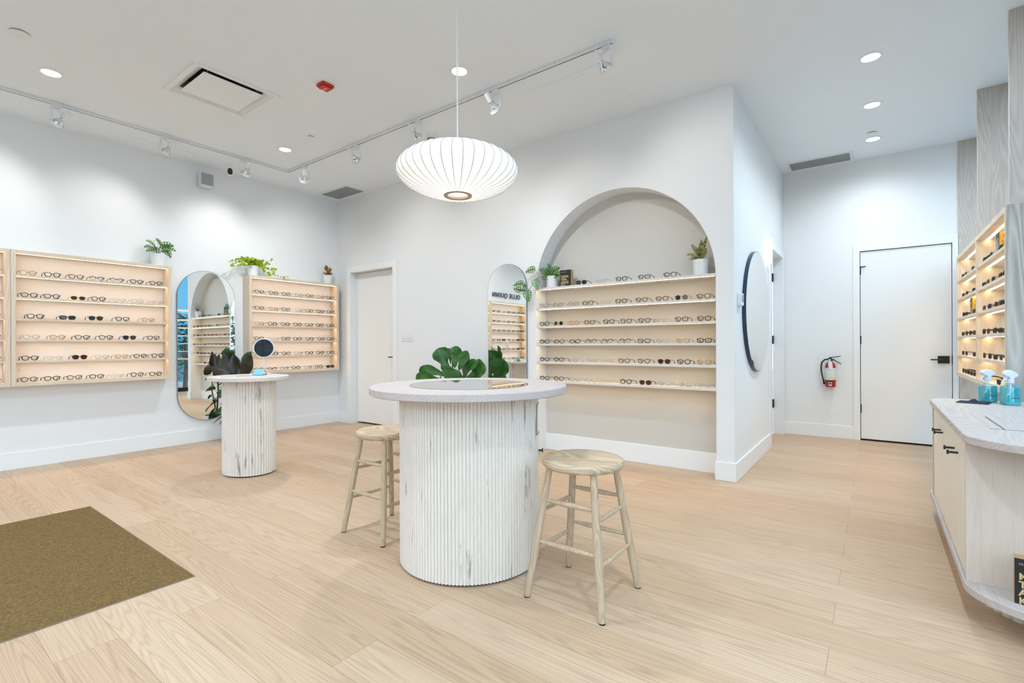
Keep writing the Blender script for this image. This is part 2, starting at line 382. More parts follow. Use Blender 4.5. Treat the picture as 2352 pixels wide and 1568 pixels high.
# doors
def lever(parent, M, rose=.025, length=.11):
    h = MB(); h.tube([(0,0,0),(0,-.05,0)], .009, 10); h.tube([(0,-.05,0),(length,-.05,0)], .008, 10); h.tube([(0,0,0),(0,-.008,0)], rose, 20); h.xf(M)
    return h.build('door_handle', BLACK, parent)
d1 = struct('door_1', MB().box(XA+.11, XA+.15, D1a+.002, D1b-.004, .025, D1h-.004), DOORM, bevel=.002)
lever(d1, Matrix.Translation((XA+.11, D1a+.07, 1.02)) @ Matrix.Rotation(-pi/2, 4, 'Z') @ Matrix.Scale(-1, 4, (1,0,0)), .02)
struct('gap_shade_door', MB().box(X1+.02, X1+.06, D1a-.05, D1b+.05, 0, D1h+.05), DARKV)  # dark sheet colouring in the shade of the gap under the door
d2 = struct('door_2', MB().box(H0+.004, H1-.004, YC+.115, YC+.155, .02, HH), DOORM, bevel=.002)
for z in (2.06, 1.24, .40):
    MB().box(H1-.045, H1-.004, YC+.098, YC+.115, z-.055, z+.055).build('hinge', BLACK, d2, bevel=.004)
struct('gap_shade_hall', MB().box(H0-.1, H1+.1, YC+.19, YC+.22, 0, HH+.1), DARKV)  # near-black sheet, paints the hall door's gaps as shade
d3 = struct('door_3', MB().box(XB+.006, XB+.05, E0+.006, E1-.006, .022, EH-.008), DOORM, bevel=.002)
struct('gap_shade_exit', MB().box(XB+.08, XB+.11, E0-.05, E1+.05, 0, EH+.05), DARKV)  # dark backing that stands in for shade in the far door's gaps
for z in (2.08, 1.23, .39):
    MB().box(XB-.010, XB+.006, E1-.013, E1+.004, z-.05, z+.05).build('hinge', BLACK, d3)
MB().box(XB-.005, XB+.006, E1-.06, E1-.013, 2.122, 2.130).build('hinge', BLACK, d3)
h = MB(); h.box(XB-.006, XB+.006, -.672, -.572, .958, 1.042); h.tube([(XB-.004, -.61, 1.0), (XB-.05, -.61, 1.0)], .009, 10); h.tube([(XB-.05, -.62, 1.0), (XB-.05, -.505, 1.0)], .008, 10)
h.build('door_handle', BLACK, d3)
h = MB(); h.box(XB-.004, XB+.004, -.706, -.692, .95, 1.05); h.build('strike_plate', BLACK, d3)

# ------------------------------------------------------------------ ceiling fixtures
def ring_pts(r, n=32): return [(r*cos(2*pi*i/n), r*sin(2*pi*i/n)) for i in range(n)]
def diffuser():
    t = thing('ceiling_air_diffuser', 'large square white ceiling air diffuser with drop panel and dark gap', 'air vent', ((vx0+vx1)/2, (vy0+vy1)/2, HC))
    a, b = (vx1-vx0)/2, (vy1-vy0)/2
    f = MB()
    o = .045
    for x0, x1, y0, y1 in ((-a-o, -a, -b-o, b+o), (a, a+o, -b-o, b+o), (-a, a, -b-o, -b), (-a, a, b, b+o)): f.box(x0, x1, y0, y1, -.008, 0)
    f.build('frame', WHITEM, t, bevel=.002)
    # sloping inner lip
    r0 = [(-a, -b, -.004), (a, -b, -.004), (a, b, -.004), (-a, b, -.004)]
    s = .055
    r1 = [(-a+s, -b+s, .03), (a-s, -b+s, .03), (a-s, b-s, .03), (-a+s, b-s, .03)]
    r2 = [(-a+s, -b+s, .10), (a-s, -b+s, .10), (a-s, b-s, .10), (-a+s, b-s, .10)]
    MB().rings([r0, r1], cap=False).build('lip', WHITEM, t)
    MB().rings([r1, r2], cap=False).build('throat', SLATM, t)
    MB().box(-a, a, -b, b, .10, .11).build('duct', DARKV, t)
    MB().box(-.242, .242, -.238, .238, -.004, .003).build('drop_panel', WHITEM, t, bevel=.002)
    h = MB()
    for x in (-.2, .2):
        for y in (-.2, .2): MB().tube([(x, y, .003), (x, y, .10)], .004, 6).build('hanger_rod', SLATM, t)
diffuser()
def grille(x0, x1, y0, y1, lab, along, n):
    t = thing('ceiling_return_grille', lab, 'air vent', ((x0+x1)/2, (y0+y1)/2, HC))
    a, b = (x1-x0)/2, (y1-y0)/2; o = .03
    f = MB()
    for p in ((-a-o, -a, -b-o, b+o), (a, a+o, -b-o, b+o), (-a, a, -b-o, -b), (-a, a, b, b+o)): f.box(*p, -.006, 0)
    f.build('frame', WHITEM, t, bevel=.002)
    MB().box(-a, a, -b, b, -.0015, 0).build('backing', DARKV, t)
    s = MB()
    for i in range(n):
        if along == 'Y': x = -a+2*a*(i+.5)/n; s.box(x-a/n*.55, x+a/n*.55, -b, b, -.005, -.0015)
        else: y = -b+2*b*(i+.5)/n; s.box(-a, a, y-b/n*.55, y+b/n*.55, -.005, -.0015)
    s.build('slats', SLATM, t)
grille(4.165, 4.46, 5.985, 6.605, 'grey slatted return grille in the ceiling corner above the white door', 'X', 44)
grille(7.005, 7.30, .235, .86, 'grey slatted return grille in the hallway ceiling before the far door', 'Y', 22)
def hatch(x0, x1, y0, y1, lab):
    t = thing('ceiling_access_panel', lab, 'access panel', ((x0+x1)/2, (y0+y1)/2, HC))
    a, b = (x1-x0)/2, (y1-y0)/2
    MB().box(-a, a, -b, b, -.003, 0).build('panel', CEIL, t, bevel=.001)
    s = MB()
    for x in (-a+.04, a-.04):
        for y in (-b*.5, b*.5): s.lathe([(.0028, -.0035), (.0028, -.003)], 8, (x, y, 0))
    s.build('screws', DARKV, t)
hatch(3.575, 4.262, 1.765, 2.475, 'flat white access panel in the ceiling in front of the arched niche')
hatch(1.772, 2.46, 6.38, 6.69, 'flat white access panel in the ceiling next to the left wall')

DLP = None
def downlight(x, y, lab, e=54, sz=.058):
    global DLP
    if DLP is None:
        DLP = thing('recessed_downlight', lab, 'ceiling light', (x, y, HC), 0, 'recessed ceiling downlights')
        MB().rings([[(r*cos(2*pi*i/40), r*sin(2*pi*i/40), z) for i in range(40)] for r, z in ((.080, 0), (.080, -.004), (.064, -.007), (.058, -.003))], cap=False).build('trim_ring', WHITEM, DLP)
        MB().lathe([(.059, -.004), (.059, -.002)], 40).build('lens', DLED, DLP)
        t = DLP
    else:
        t = copy_thing(DLP); t.location = (x, y, HC); t['label'] = lab
    l = bpy.data.lights.new('downlight_beam', 'SPOT'); l.energy = e; l.spot_size = radians(160); l.spot_blend = 1; l.shadow_soft_size = sz; l.color = (.83, .93, 1.0)
    o = bpy.data.objects.new('downlight_beam', l); COL.objects.link(o); o.parent = t; o.location = (0, 0, -.02)
downlight(.979, 5.414, 'round lit ceiling downlight at the left near the track')
downlight(2.963, 5.416, 'round lit ceiling downlight nearest the corner of the track')
downlight(2.973, 2.729, 'round lit ceiling downlight behind the cord of the pendant lamp')
downlight(4.771, .020, 'round lit hallway downlight, nearest of the hallway row', 6)
downlight(5.740, .015, 'round lit hallway downlight, middle of the hallway row', 6)
downlight(6.704, .011, 'round lit hallway downlight, farthest of the row, beside the far door', 6)
for x, y in ((.98, 2.73), (-1.0, 5.41), (-1.0, 2.73), (-1.0, .05), (1.0, .02)):  # unseen downlights continuing the ceiling grid, added for illumination
    downlight(x, y, 'round recessed downlight added out of frame to light the shop floor')

def flat_cover(x, y, r, lab):
    t = thing('sprinkler_cover', lab, 'sprinkler cover', (x, y, HC), 0, 'flat round sprinkler covers')
    MB().lathe([(r*.9, -.012), (r, -.010), (r, -.007)], 32).build('cap', WHITEM, t)
    MB().lathe([(r*.8, -.007), (r*.8, 0)], 24).build('collar', DARKV, t)
flat_cover(.721, 4.895, .052, 'flat round sprinkler cover on the ceiling at the far left')
flat_cover(2.949, 4.868, .036, 'small flat round sprinkler cover beside the downlight near the track corner')
flat_cover(6.50, .022, .045, 'flat round sprinkler cover touching the farthest hallway downlight')
# smoke detector
t = thing('smoke_detector', 'round white smoke detector on the ceiling behind a track light', 'smoke detector', (3.70, 3.80, HC))
MB().lathe([(.060, 0), (.060, -.018), (.054, -.022), (.054, -.026), (.050, -.03), (.042, -.045), (.022, -.056), (.005, -.058)], 32).build('body', WHITEP, t)
s = MB()
for k in range(16):
    a = 2*pi*k/16; s.tube([(.047*cos(a), .047*sin(a), -.041), (.034*cos(a), .034*sin(a), -.0525)], .0035, 5)
s.build('vent_slots', DARKV, t)
# fire strobe
t = thing('fire_alarm_strobe', 'red square fire alarm with white lettering on the ceiling', 'fire alarm', (2.437, 3.797, HC))
def rrect(a, b, r, n=6):
    p = []
    for cx, cy, s0 in ((a-r, b-r, 0), (-a+r, b-r, 90), (-a+r, -b+r, 180), (a-r, -b+r, 270)):
        for i in range(n+1):
            q = radians(s0+90*i/n); p.append((cx+r*cos(q), cy+r*sin(q)))
    return p
MB().prism(rrect(.056, .052, .012), -.022, 0).build('base', REDP, t, bevel=.003)
MB().prism(rrect(.046, .042, .012), -.036, -.022).build('cover', REDP, t, bevel=.006)

def text(body, size, mat, parent, M, extrude=.0004, name='lettering', align='LEFT', spacing=1.0, bold=0):
    cu = bpy.data.curves.new(name, 'FONT'); cu.body = body; cu.size = size; cu.extrude = extrude; cu.align_x = align
    cu.space_character = spacing; cu.offset = bold; cu.space_line = .88
    tmp = bpy.data.objects.new('tmp', cu); COL.objects.link(tmp)
    bpy.context.view_layer.update()
    me = bpy.data.meshes.new_from_object(tmp.evaluated_get(bpy.context.evaluated_depsgraph_get()))
    bpy.data.objects.remove(tmp); bpy.data.curves.remove(cu)
    me.transform(M); me.materials.clear(); me.materials.append(mat)
    o = bpy.data.objects.new(name, me); COL.objects.link(o); o.parent = parent; return o
def axes(x, y, z, loc):
    m = Matrix((Vector(x), Vector(y), Vector(z))).transposed().to_4x4(); m.translation = loc; return m
# lettering seen from below: x axis +Y, y axis -X? (reads from under the ceiling)
text('FIRE', .028, WHITEP, t, axes((0, -1, 0), (-1, 0, 0), (0, 0, -1), (.010, .034, -.0365)), spacing=1.1)

# dome camera
t = thing('security_camera', 'small black and white security camera on the ceiling above the wall speaker', 'camera', (2.80, 6.42, HC))
MB().lathe([(.04, 0), (.04, -.006), (.03, -.012)], 24).build('mount', WHITEP, t)
MB().tube([(0, 0, -.01), (0, 0, -.05)], .012, 10).build('arm', WHITEP, t)
e = MB(); e.lathe([(.001, .052), (.018, .048), (.030, .034), (.034, .012), (.034, -.012), (.030, -.034), (.018, -.048), (.001, -.052)], 24)
e.xf(Matrix.Translation((0, -.005, -.09))); e.build('shell', WHITEP, t)
e = MB(); e.lathe([(.001, .042), (.016, .038), (.025, .026), (.028, .008), (.028, -.008), (.025, -.026), (.016, -.038), (.001, -.042)], 24)
e.xf(Matrix.Translation((-.006, -.020, -.091))); e.build('face', BLACK, t)
# wall speaker
t = thing('wall_speaker', 'small white box speaker with grey grille high on the left wall', 'speaker', (2.62, YL, 3.25))
MB().box(-.062, .082, -.12, -.03, -.085, .08).build('cabinet', WHITEP, t, bevel=.006)
MB().box(-.060, .080, -.124, -.12, -.068, .074).build('grille', GREYG, t, bevel=.003)
MB().box(-.02, .03, -.03, 0, -.03, .03).build('bracket', WHITEP, t)

# ------------------------------------------------------------------ track lighting
tr = thing('lighting_track', 'white L-shaped ceiling track carrying the spotlights', 'track rail', (3.35, 6.05, HC))
TX, TY = 3.355, 6.045
def rail(x0, x1, y0, y1):
    m = MB(); m.box(x0, x1, y0, y1, -.024, 0); return m
r = MB(); r.box(-3.3, .017, -.017, .017, -.022, 0); r.box(-.017, .017, -4.52, -.017, -.022, 0); r.build('rail', WHITEM, tr, bevel=.003)
r = MB(); r.box(-3.3, 0, -.0035, .0035, -.0228, -.022); r.box(-.0035, .0035, -4.50, -.0035, -.0228, -.022); r.build('slot', DARKV, tr)
HEAD = None
def head(x, y, tgt, lab, e=17, along='X'):
    """track spotlight aimed at tgt"""
    global HEAD
    base = Vector((x, y, HC-.024))
    piv = Vector((0, 0, -.17))
    d = (Vector(tgt)-(base+piv)).normalized()
    t = thing('track_spotlight', lab, 'spotlight', base, 0, 'white track spotlights')
    side = Vector((0, 0, 1)).cross(d); side.normalize()
    a = MB()
    if along == 'X': a.box(-.035, .035, -.017, .017, -.025, 0)
    else: a.box(-.017, .017, -.035, .035, -.025, 0)
    a.lathe([(.013, -.04), (.015, -.025)], 12); a.build('adapter', WHITEP, t, bevel=.002)
    # yoke: two flat arms
    y_ = MB(); w = .058
    for s in (-1, 1):
        p0 = side*(s*.012)+Vector((0,0,-.038)); p1 = side*(s*w)+Vector((0,0,-.05)); p2 = side*(s*w)+piv
        y_.tube([p0, p1, p2], .0045, 6)
        q = side*.0; h_ = Vector((side.y, -side.x, 0))*.008
        b0 = side*(s*w); 
        pts = [b0+h_+Vector((0,0,-.05)), b0-h_+Vector((0,0,-.05)), b0-h_+piv, b0+h_+piv]
        th = side*.0012
        n0 = len(y_.v); y_.v += [tuple(p-th) for p in pts]+[tuple(p+th) for p in pts]
        y_.f += [tuple(n0+i for i in q4) for q4 in ((0,1,2,3),(7,6,5,4),(0,4,5,1),(1,5,6,2),(2,6,7,3),(3,7,4,0))]
    y_.build('yoke', WHITEM, t)
    Mh = axes(side, d.cross(side)*-1, -d, piv)       # local -z along d
    zz = -d; xx = side; yy = zz.cross(xx)
    Mh = axes(xx, yy, zz, piv)
    r = MB(); r.rings([[(q*cos(2*pi*i/32), q*sin(2*pi*i/32), z) for i in range(32)] for q, z in ((.052, -.012), (.056, -.012), (.056, .008), (.052, .008))], cap=False, close=True); r.xf(Mh); r.build('ring', WHITEM, t)
    b = MB(); b.lathe([(.048, -.004), (.050, .002), (.046, .016), (.034, .036), (.022, .052), (.018, .07)], 28, cap=False); b.xf(Mh); b.build('reflector', BULBG, t)
    b = MB(); b.lathe([(.048, -.006), (.049, -.003)], 28); b.xf(Mh); b.build('bulb_face', BULBE, t)
    b = MB(); b.lathe([(.021, .060), (.021, .082)], 20); b.xf(Mh); b.build('cage', CHROME, t)
    b = MB(); b.lathe([(.024, .080), (.025, .084), (.025, .150), (.022, .153)], 24); b.xf(Mh); b.build('socket', WHITEP, t)
    e0 = Mh @ Vector((0, .0, .148))
    c_ = MB(); c_.tube([(0, 0, -.04), tuple(Vector((0,0,-.075))*.6+e0*.15), tuple(Vector((0,0,-.06))*.4+e0*.6), tuple(e0)], .0025, 6); c_.build('cable', WHITEP, t)
    l = bpy.data.lights.new('spot_beam', 'SPOT'); l.energy = e; l.spot_size = radians(95); l.spot_blend = 1; l.shadow_soft_size = .03; l.color = (1, .97, .93)
    o = bpy.data.objects.new('spot_beam', l); COL.objects.link(o); o.parent = t; o.matrix_local = axes(xx, yy, zz, piv+d*.02)
head(1.13, TY, (.42, YL, 2.30), 'track spotlight at the far left, tipped towards the left wall')
head(1.985, TY, (1.45, YL, 2.2), 'second track spotlight from the left, above the wide display case')
head(2.80, TY, (2.75, YL, 2.25), 'track spotlight above the trailing plant, third along the left arm')
head(TX, 5.68, (3.95, YL, 2.25), 'track spotlight just past the corner of the track', along='Y')
head(TX, 4.63, (XA, 4.85, 2.3), 'track spotlight above the white door, second on the long arm', along='Y')
head(TX, 3.63, (XA, 3.45, 2.35), 'track spotlight beside the smoke detector', along='Y')
head(TX, 2.65, (XA, 2.45, 2.1), 'track spotlight hanging straight down right of the pendant cord', along='Y')
head(TX, 1.60, (XA+.05, 1.12, 2.35), 'track spotlight at the right end of the track', along='Y')

# ------------------------------------------------------------------ pendant
t = thing('pendant_lamp', 'large white ribbed saucer pendant lamp hanging above the round table', 'pendant lamp', (1.918, 1.775, 2.11))
def saucer(u):      # u in 0..1 bottom->top
    a = -pi/2+u*pi
    r = .32*abs(cos(a))**(.80 if sin(a) > 0 else .86); z = .120*math.copysign(abs(sin(a))**1.02, sin(a))-.006+.010*cos(a)
    return r, z
us = [.056+i*(.888)/30 for i in range(31)]
pr = [saucer(u) for u in us]
NRIB = 38
sh = MB(); n = NRIB*4
rs = []
for r, z in pr:
    rs.append([((r-.0035*r/.32*4*abs(((i % 4)/4)-.5)**2)*cos(2*pi*i/n), (r-.0035*r/.32*4*abs(((i % 4)/4)-.5)**2)*sin(2*pi*i/n), z) for i in range(n)])
sh.rings(rs, cap=False)
m, nt, bb = newmat('pendant_skin'); bb.inputs['Base Color'].default_value = (.86, .86, .86, 1); bb.inputs['Roughness'].default_value = .6
bb.inputs['Emission Color'].default_value = (1, .975, .94, 1); bb.inputs['Emission Strength'].default_value = .36
SKIN = m
sh.build('shade', SKIN, t, ang=80)
RIBM = P('pendant_rib', (.42, .41, .40), .7)
rb = MB()
for k in range(NRIB):
    a = 2*pi*(k+0)/NRIB
    rb.tube([((r-.0006)*cos(a), (r-.0006)*sin(a), z) for r, z in pr], .0015, 4)
rb.build('ribs', RIBM, t)
zb, rbm = pr[0][1], pr[0][0]
MB().rings([[(q*cos(2*pi*i/40), q*sin(2*pi*i/40), z) for i in range(40)] for q, z in ((rbm+.004, zb+.002), (rbm+.002, zb-.004), (rbm-.018, zb-.002), (rbm-.018, zb+.01))], cap=False, close=True).build('bottom_ring', P('brown_ring', (.16, .11, .07), .5), t)
MB().lathe([(rbm-.019, zb+.012), (rbm-.019, zb+.016)], 32).build('diffuser', emit('pendant_bulb', (1, .93, .82), 6), t)
MB().lathe([(.05, pr[-1][1]-.004), (.05, pr[-1][1]+.006), (.012, pr[-1][1]+.012), (.012, pr[-1][1]+.03)], 32).build('top_cap', WHITEM, t)
MB().lathe([(pr[-1][0], pr[-1][1]), (.03, pr[-1][1]+.002)], 40, cap=False).build('top_disc', WHITEM, t)
MB().tube([(0, 0, pr[-1][1]), (0, 0, HC-2.11)], .0042, 8).build('cord', WHITEP, t)
MB().lathe([(.06, HC-2.11), (.06, HC-2.13), (.05, HC-2.135)], 24).build('canopy', WHITEM, t)
l = bpy.data.lights.new('pendant_glow', 'POINT'); l.energy = 3; l.shadow_soft_size = .2; l.color = (1, .93, .84)
o = bpy.data.objects.new('pendant_glow', l); COL.objects.link(o); o.parent = t; o.location = (0, 0, -.30)

# ------------------------------------------------------------------ eyeglasses
def outline(shape, n=28):
    a, b, ex = {'panto': (.0235, .0205, 2.3), 'round': (.0222, .0222, 2.0), 'rect': (.0255, .0180, 3.4), 'cat': (.0258, .0185, 2.3), 'brow': (.0240, .0190, 2.3), 'rimless': (.0245, .019, 2.2)}[shape]
    p = []
    for i in range(n):
        q = 2*pi*i/n; c, s = cos(q), sin(q)
        x = a*math.copysign(abs(c)**(2/ex), c); z = b*math.copysign(abs(s)**(2/ex), s)
        if shape in ('panto', 'brow', 'rimless') : x *= 1+.10*z/b
        if shape == 'cat': z += .0045*max(0, x/a)*max(0, z/b+.4); x *= 1+.12*z/b
        p.append((x, z))
    return p, a, b
FR = {'K': (FK, 'black', .0034), 'T': (FT, 'dark tortoiseshell', .0033), 'A': (FA, 'amber', .0029), 'C': (FC, 'clear', .0022), 'G': (FG, 'thin gold', .0016), 'M': (FM, 'thin dark metal', .0018), 'B': (FB, 'burgundy', .0031)}
LN = {'c': (LCLEAR, ''), 'b': (LBROWN, 'brown'), 'g': (LGREY, 'grey'), 'v': (LGREEN, 'green')}
TPL = {}
def glasses(style):
    """style: frame colour, shape letter, lens"""
    if style in TPL: return copy_thing(TPL[style])
    fc, shl, ln = style
    shape = {'p': 'panto', 'o': 'round', 'r': 'rect', 'k': 'cat', 'w': 'brow', 'l': 'rimless'}[shl]
    fm, _, fr = FR[fc]; pts, a, b = outline(shape)
    t = thing('eyeglasses', '', 'eyeglasses')
    cx = .0325 if shape != 'rect' else .0345; zc = b+fr+.0005
    thin = fr < .002
    f = MB()
    for s in (-1, 1):
        loop = [(s*(cx+x), .0035*((cx+x)/.06)**2, zc+z) for x, z in pts]
        if shape == 'brow':
            f.tube([p for p in loop[:len(loop)//2+1]], .0034, 6)
            f.tube(loop, .0008, 4, close=True)
        elif shape == 'rimless': f.tube(loop, .0007, 4, close=True)
        else: f.tube(loop, fr, 6, close=True)
        f.tube([(s*(cx+a*.92), .003, zc+b*.55), (s*.0645, .004, zc+b*.62), (s*.0655, .010, zc+b*.6)], max(fr, .0016), 6)
    bz = zc+b*.35
    f.tube([(-(cx-a)-.001, 0, bz-.003), (-.005, -.002, bz+.002), (.005, -.002, bz+.002), ((cx-a)+.001, 0, bz-.003)], max(fr*.9, .0011), 6)
    f.build('frame_front', fm, t, ang=60)
    for s in (-1, 1):
        l = MB(); n = len(pts)
        l.rings([[(s*(cx+x*.97), yy+.0035*((cx+x)/.06)**2, zc+z*.97) for x, z in pts] for yy in (-.0006, .0006)])
        l.build('lens', LN[ln][0], t)
        tr_ = max(fr*.85, .0013)
        MB().tube([(s*.0655, .008, zc+b*.6), (s*.0655, .055, zc+b*.6-.002), (s*.0645, .092, zc+b*.6-.008), (s*.062, .110, zc-.006), (s*.060, .124, .004)], [tr_, tr_, tr_*1.1, tr_*1.3, tr_*1.3], 5).build('temple', fm, t, ang=60)
    TPL[style] = t
    return t
def gdesc(style):
    fc, shl, ln = style
    shp = {'p': 'rounded', 'o': 'round', 'r': 'rectangular', 'k': 'cat-eye', 'w': 'browline', 'l': 'fine-rimmed'}[shl]
    c = FR[fc][1]
    if ln == 'c': return '%s %s eyeglasses' % (c, shp)
    return '%s sunglasses with %s lenses' % (c, LN[ln][1])
def rowlabel(k): return ['top shelf', 'second shelf', 'third shelf', 'fourth shelf', 'fifth shelf', 'bottom shelf'][k]
rnd = random.Random(4)
def row(xs, styles, place, k, where, group, jit=.03):
    n = len(xs)
    for i, (x, s) in enumerate(zip(xs, styles)):
        g = glasses(s)
        loc, rz = place(x); g.location = loc; g.rotation_euler = (0, 0, rz+rnd.uniform(-jit, jit))
        if i == 0: pos = 'leftmost'
        elif i == n-1: pos = 'rightmost'
        else: pos = ORD[i]+' from left'
        g['label'] = '%s, %s, %s, %s' % (gdesc(s), pos, rowlabel(k), where)
        g['category'] = 'sunglasses' if s[2] != 'c' else 'eyeglasses'; g['group'] = group

# ------------------------------------------------------------------ wall display cases
SHZ = [1.887, 1.672, 1.467, 1.265, 1.060, .853]
CF = YL-.18
def case(x0, x1, lab):
    t = thing('display_case', lab, 'display case', (x0, YL, .815)); L_ = x1-x0; z1 = 2.122-.815
    f = MB(); th = .036
    f.box(0, th, -.18, 0, 0, z1).build('side_panel', ASH_V, t, bevel=.0015)
    MB().box(L_-th, L_, -.18, 0, 0, z1).build('side_panel', ASH_V, t, bevel=.0015)
    MB().box(th, L_-th, -.18, 0, z1-.032, z1).build('top_panel', ASH_H, t, bevel=.0015)
    MB().box(th, L_-th, -.18, 0, 0, .038).build('bottom_panel', ASH_H, t, bevel=.0015)
    MB().box(th, L_-th, -.012, 0, .038, z1-.032).build('back_panel', BACKP, t)
    for k in range(5):
        z = SHZ[k]-.815
        s = MB().box(th, L_-th, -.162, -.012, z-.0195, z).box(th, L_-th, -.172, -.162, z-.0210, z).build('shelf', ASH_H, t, bevel=.0006)
        MB().box(th+.004, L_-th-.004, -.143, -.135, z-.0200, z-.0195).build('led_strip', LED, s)
    MB().box(th+.004, L_-th-.004, -.146, -.138, z1-.0328, z1-.032).build('led_strip', LED, t)
    return t
case(-.425, .897, 'pale wood display case cut off by the left edge of the photo')
case(.899, 2.222, 'wide pale wood display case of eyeglasses left of the tall mirror')
case(3.100, 4.432, 'pale wood display case of eyeglasses under the trailing plant, near the corner')
GY = CF+.030
def placeL(k): return lambda x: ((x, GY, SHZ[k]), 0)
Bx = [[1.022, 1.198, 1.379, 1.546, 1.716, 1.895, 2.076], [1.031, 1.194, 1.394, 1.559, 1.734, 1.903, 2.08], [1.073, 1.311, 1.537, 1.764, 2.0],
      [1.043, 1.235, 1.427, 1.62, 1.826, 2.049], [1.034, 1.214, 1.405, 1.586, 1.755, 1.924, 2.09], [1.027, 1.193, 1.363, 1.542, 1.716, 1.895, 2.068]]
Bs = [['Apc', 'Kpc', 'Tpc', 'Kwc', 'Kwc', 'Kpc', 'Kpc'], ['Tpc', 'Kpc', 'Glb', 'Kpc', 'Clc', 'Cpc', 'Clc'], ['Kpc', 'Krg', 'Kpg', 'Kpc', 'Apc'],
      ['Cpc', 'Apc', 'Kpc', 'Kpc', 'Kpg', 'Kpc'], ['Kpc', 'Clc', 'Kpb', 'Cpc', 'Apc', 'Kpc', 'Koc'], ['Tpc', 'Kpc', 'Tpc', 'Kpc', 'Clc', 'Koc', 'Kpc']]
for k in range(6): row(Bx[k], Bs[k], placeL(k), k, 'wide wall case', 'eyeglasses in the wide display case')
Cx = [[3.249, 3.436, 3.618, 3.805, 3.977, 4.147, 4.303], [3.248, 3.438, 3.611, 3.809, 3.963, 4.139, 4.308], [3.244, 3.42, 3.601, 3.784, 3.959, 4.131, 4.305],
      [3.241, 3.419, 3.609, 3.78, 3.967, 4.15, 4.31], [3.242, 3.435, 3.614, 3.794, 3.963, 4.135, 4.305], [3.236, 3.417, 3.589, 3.756, 3.943, 4.108, 4.303]]
Cs = [['Kpc', 'Kpc', 'Kpc', 'Moc', 'Kpc', 'Moc', 'Kpc'], ['Kpc', 'Apc', 'Kpc', 'Cpc', 'Tpc', 'Kpc', 'Kpc'], ['Moc', 'Kpc', 'Kpc', 'Koc', 'Kpc', 'Koc', 'Kpc'],
      ['Kpc', 'Clc', 'Kpc', 'Kpc', 'Kpc', 'Koc', 'Kpc'], ['Kpc', 'Koc', 'Kpc', 'Cpc', 'Kpc', 'Koc', 'Kpc'], ['Twc', 'Kwc', 'Mwc', 'Kpc', 'Moc', 'Koc', 'Krg']]
for k in range(6): row(Cx[k], Cs[k], placeL(k), k, 'case under trailing plant', 'eyeglasses in the case near the corner')
for k in range(6):
    xs = [-.315+.181*i for i in range(7)]
    st = [rnd.choice(['Kpc', 'Kpc', 'Tpc', 'Koc', 'Apc', 'Cpc', 'Kpg' if k > 1 else 'Kpc']) for _ in xs]; st[6] = 'Kpc'
    row(xs, st, placeL(k), k, 'case at left photo edge', 'eyeglasses in the case at the left edge')

# shop sign above the first case
t = thing('shop_sign', 'thin black raised letters on the wall above the left display case', 'sign', (0, YL, 2.245))
text('OLLIE QUINN', .150, BLACK, t, axes((1, 0, 0), (0, 0, 1), (0, -1, 0), (-.40, -.02, 0)), extrude=.006, spacing=1.16, bold=-.0005)

# ------------------------------------------------------------------ arched niche shelves
NZS = [1.817, 1.597, 1.397, 1.202, 1.004, .798]
SHN = ['top', 'second', 'third', 'fourth', 'fifth', 'bottom']
for k, z in enumerate(NZS):
    t = thing('niche_shelf', 'whitewashed shelf in the arched niche, %s one of six' % (SHN[k] if k not in (0, 5) else ('topmost' if k == 0 else 'lowest')), 'shelf', (XA, NCY, z), 0, 'shelves in the arched niche')
    MB().box(.010, .204, -.9485, .9485, -.0205, 0).box(0, .010, -.9485, .9485, -.022, 0).build('board', WSH_Y, t, bevel=.0006)
    MB().box(.030, .038, -.93, .93, -.0210, -.0205).build('led_strip', LED, t)
AX = XA+.030
Ax = [[2.473, 2.241, 2.023, 1.789, 1.538], [2.939, 2.759, 2.571, 2.396, 2.194, 2.028, 1.816, 1.615, 1.434, 1.236], [2.935, 2.755, 2.562, 2.379, 2.163, 1.979, 1.791, 1.627, 1.433, 1.233],
      [2.935, 2.745, 2.552, 2.363, 2.179, 1.989, 1.796, 1.613, 1.424, 1.233], [2.935, 2.752, 2.58, 2.359, 2.177, 1.999, 1.797, 1.599, 1.415, 1.234], [2.935, 2.753, 2.557, 2.36, 2.176, 1.982, 1.783, 1.594, 1.409, 1.238]]
As = [['Kpg', 'Clc', 'Kpc', 'Tpc', 'Tpc'], ['Moc', 'Moc', 'Moc', 'Kpc', 'Clc', 'Kpc', 'Tpc', 'Tpc', 'Mog', 'Tpc'], ['Kpc', 'Gov', 'Apc', 'Tpc', 'Kpc', 'Tpc', 'Tpc', 'Clc', 'Tpc', 'Tpc'],
      ['Kkc', 'Tkc', 'Kkc', 'Kwc', 'Kwc', 'Kwc', 'Krc', 'Crc', 'Arc', 'Krc'], ['Kpc', 'Kpc', 'Cpc', 'Clc', 'Glc', 'Tpc', 'Bpc', 'Tpb', 'Kpc', 'Apc'], ['Kpc', 'Tpc', 'Goc', 'Goc', 'Glc', 'Kpc', 'Tpb', 'Clc', 'Goc', 'Clc']]
for k in range(6): row(Ax[k], As[k], (lambda kk: (lambda y: ((AX, y, NZS[kk]), -pi/2)))(k), k, 'arched niche', 'eyeglasses in the arched niche')

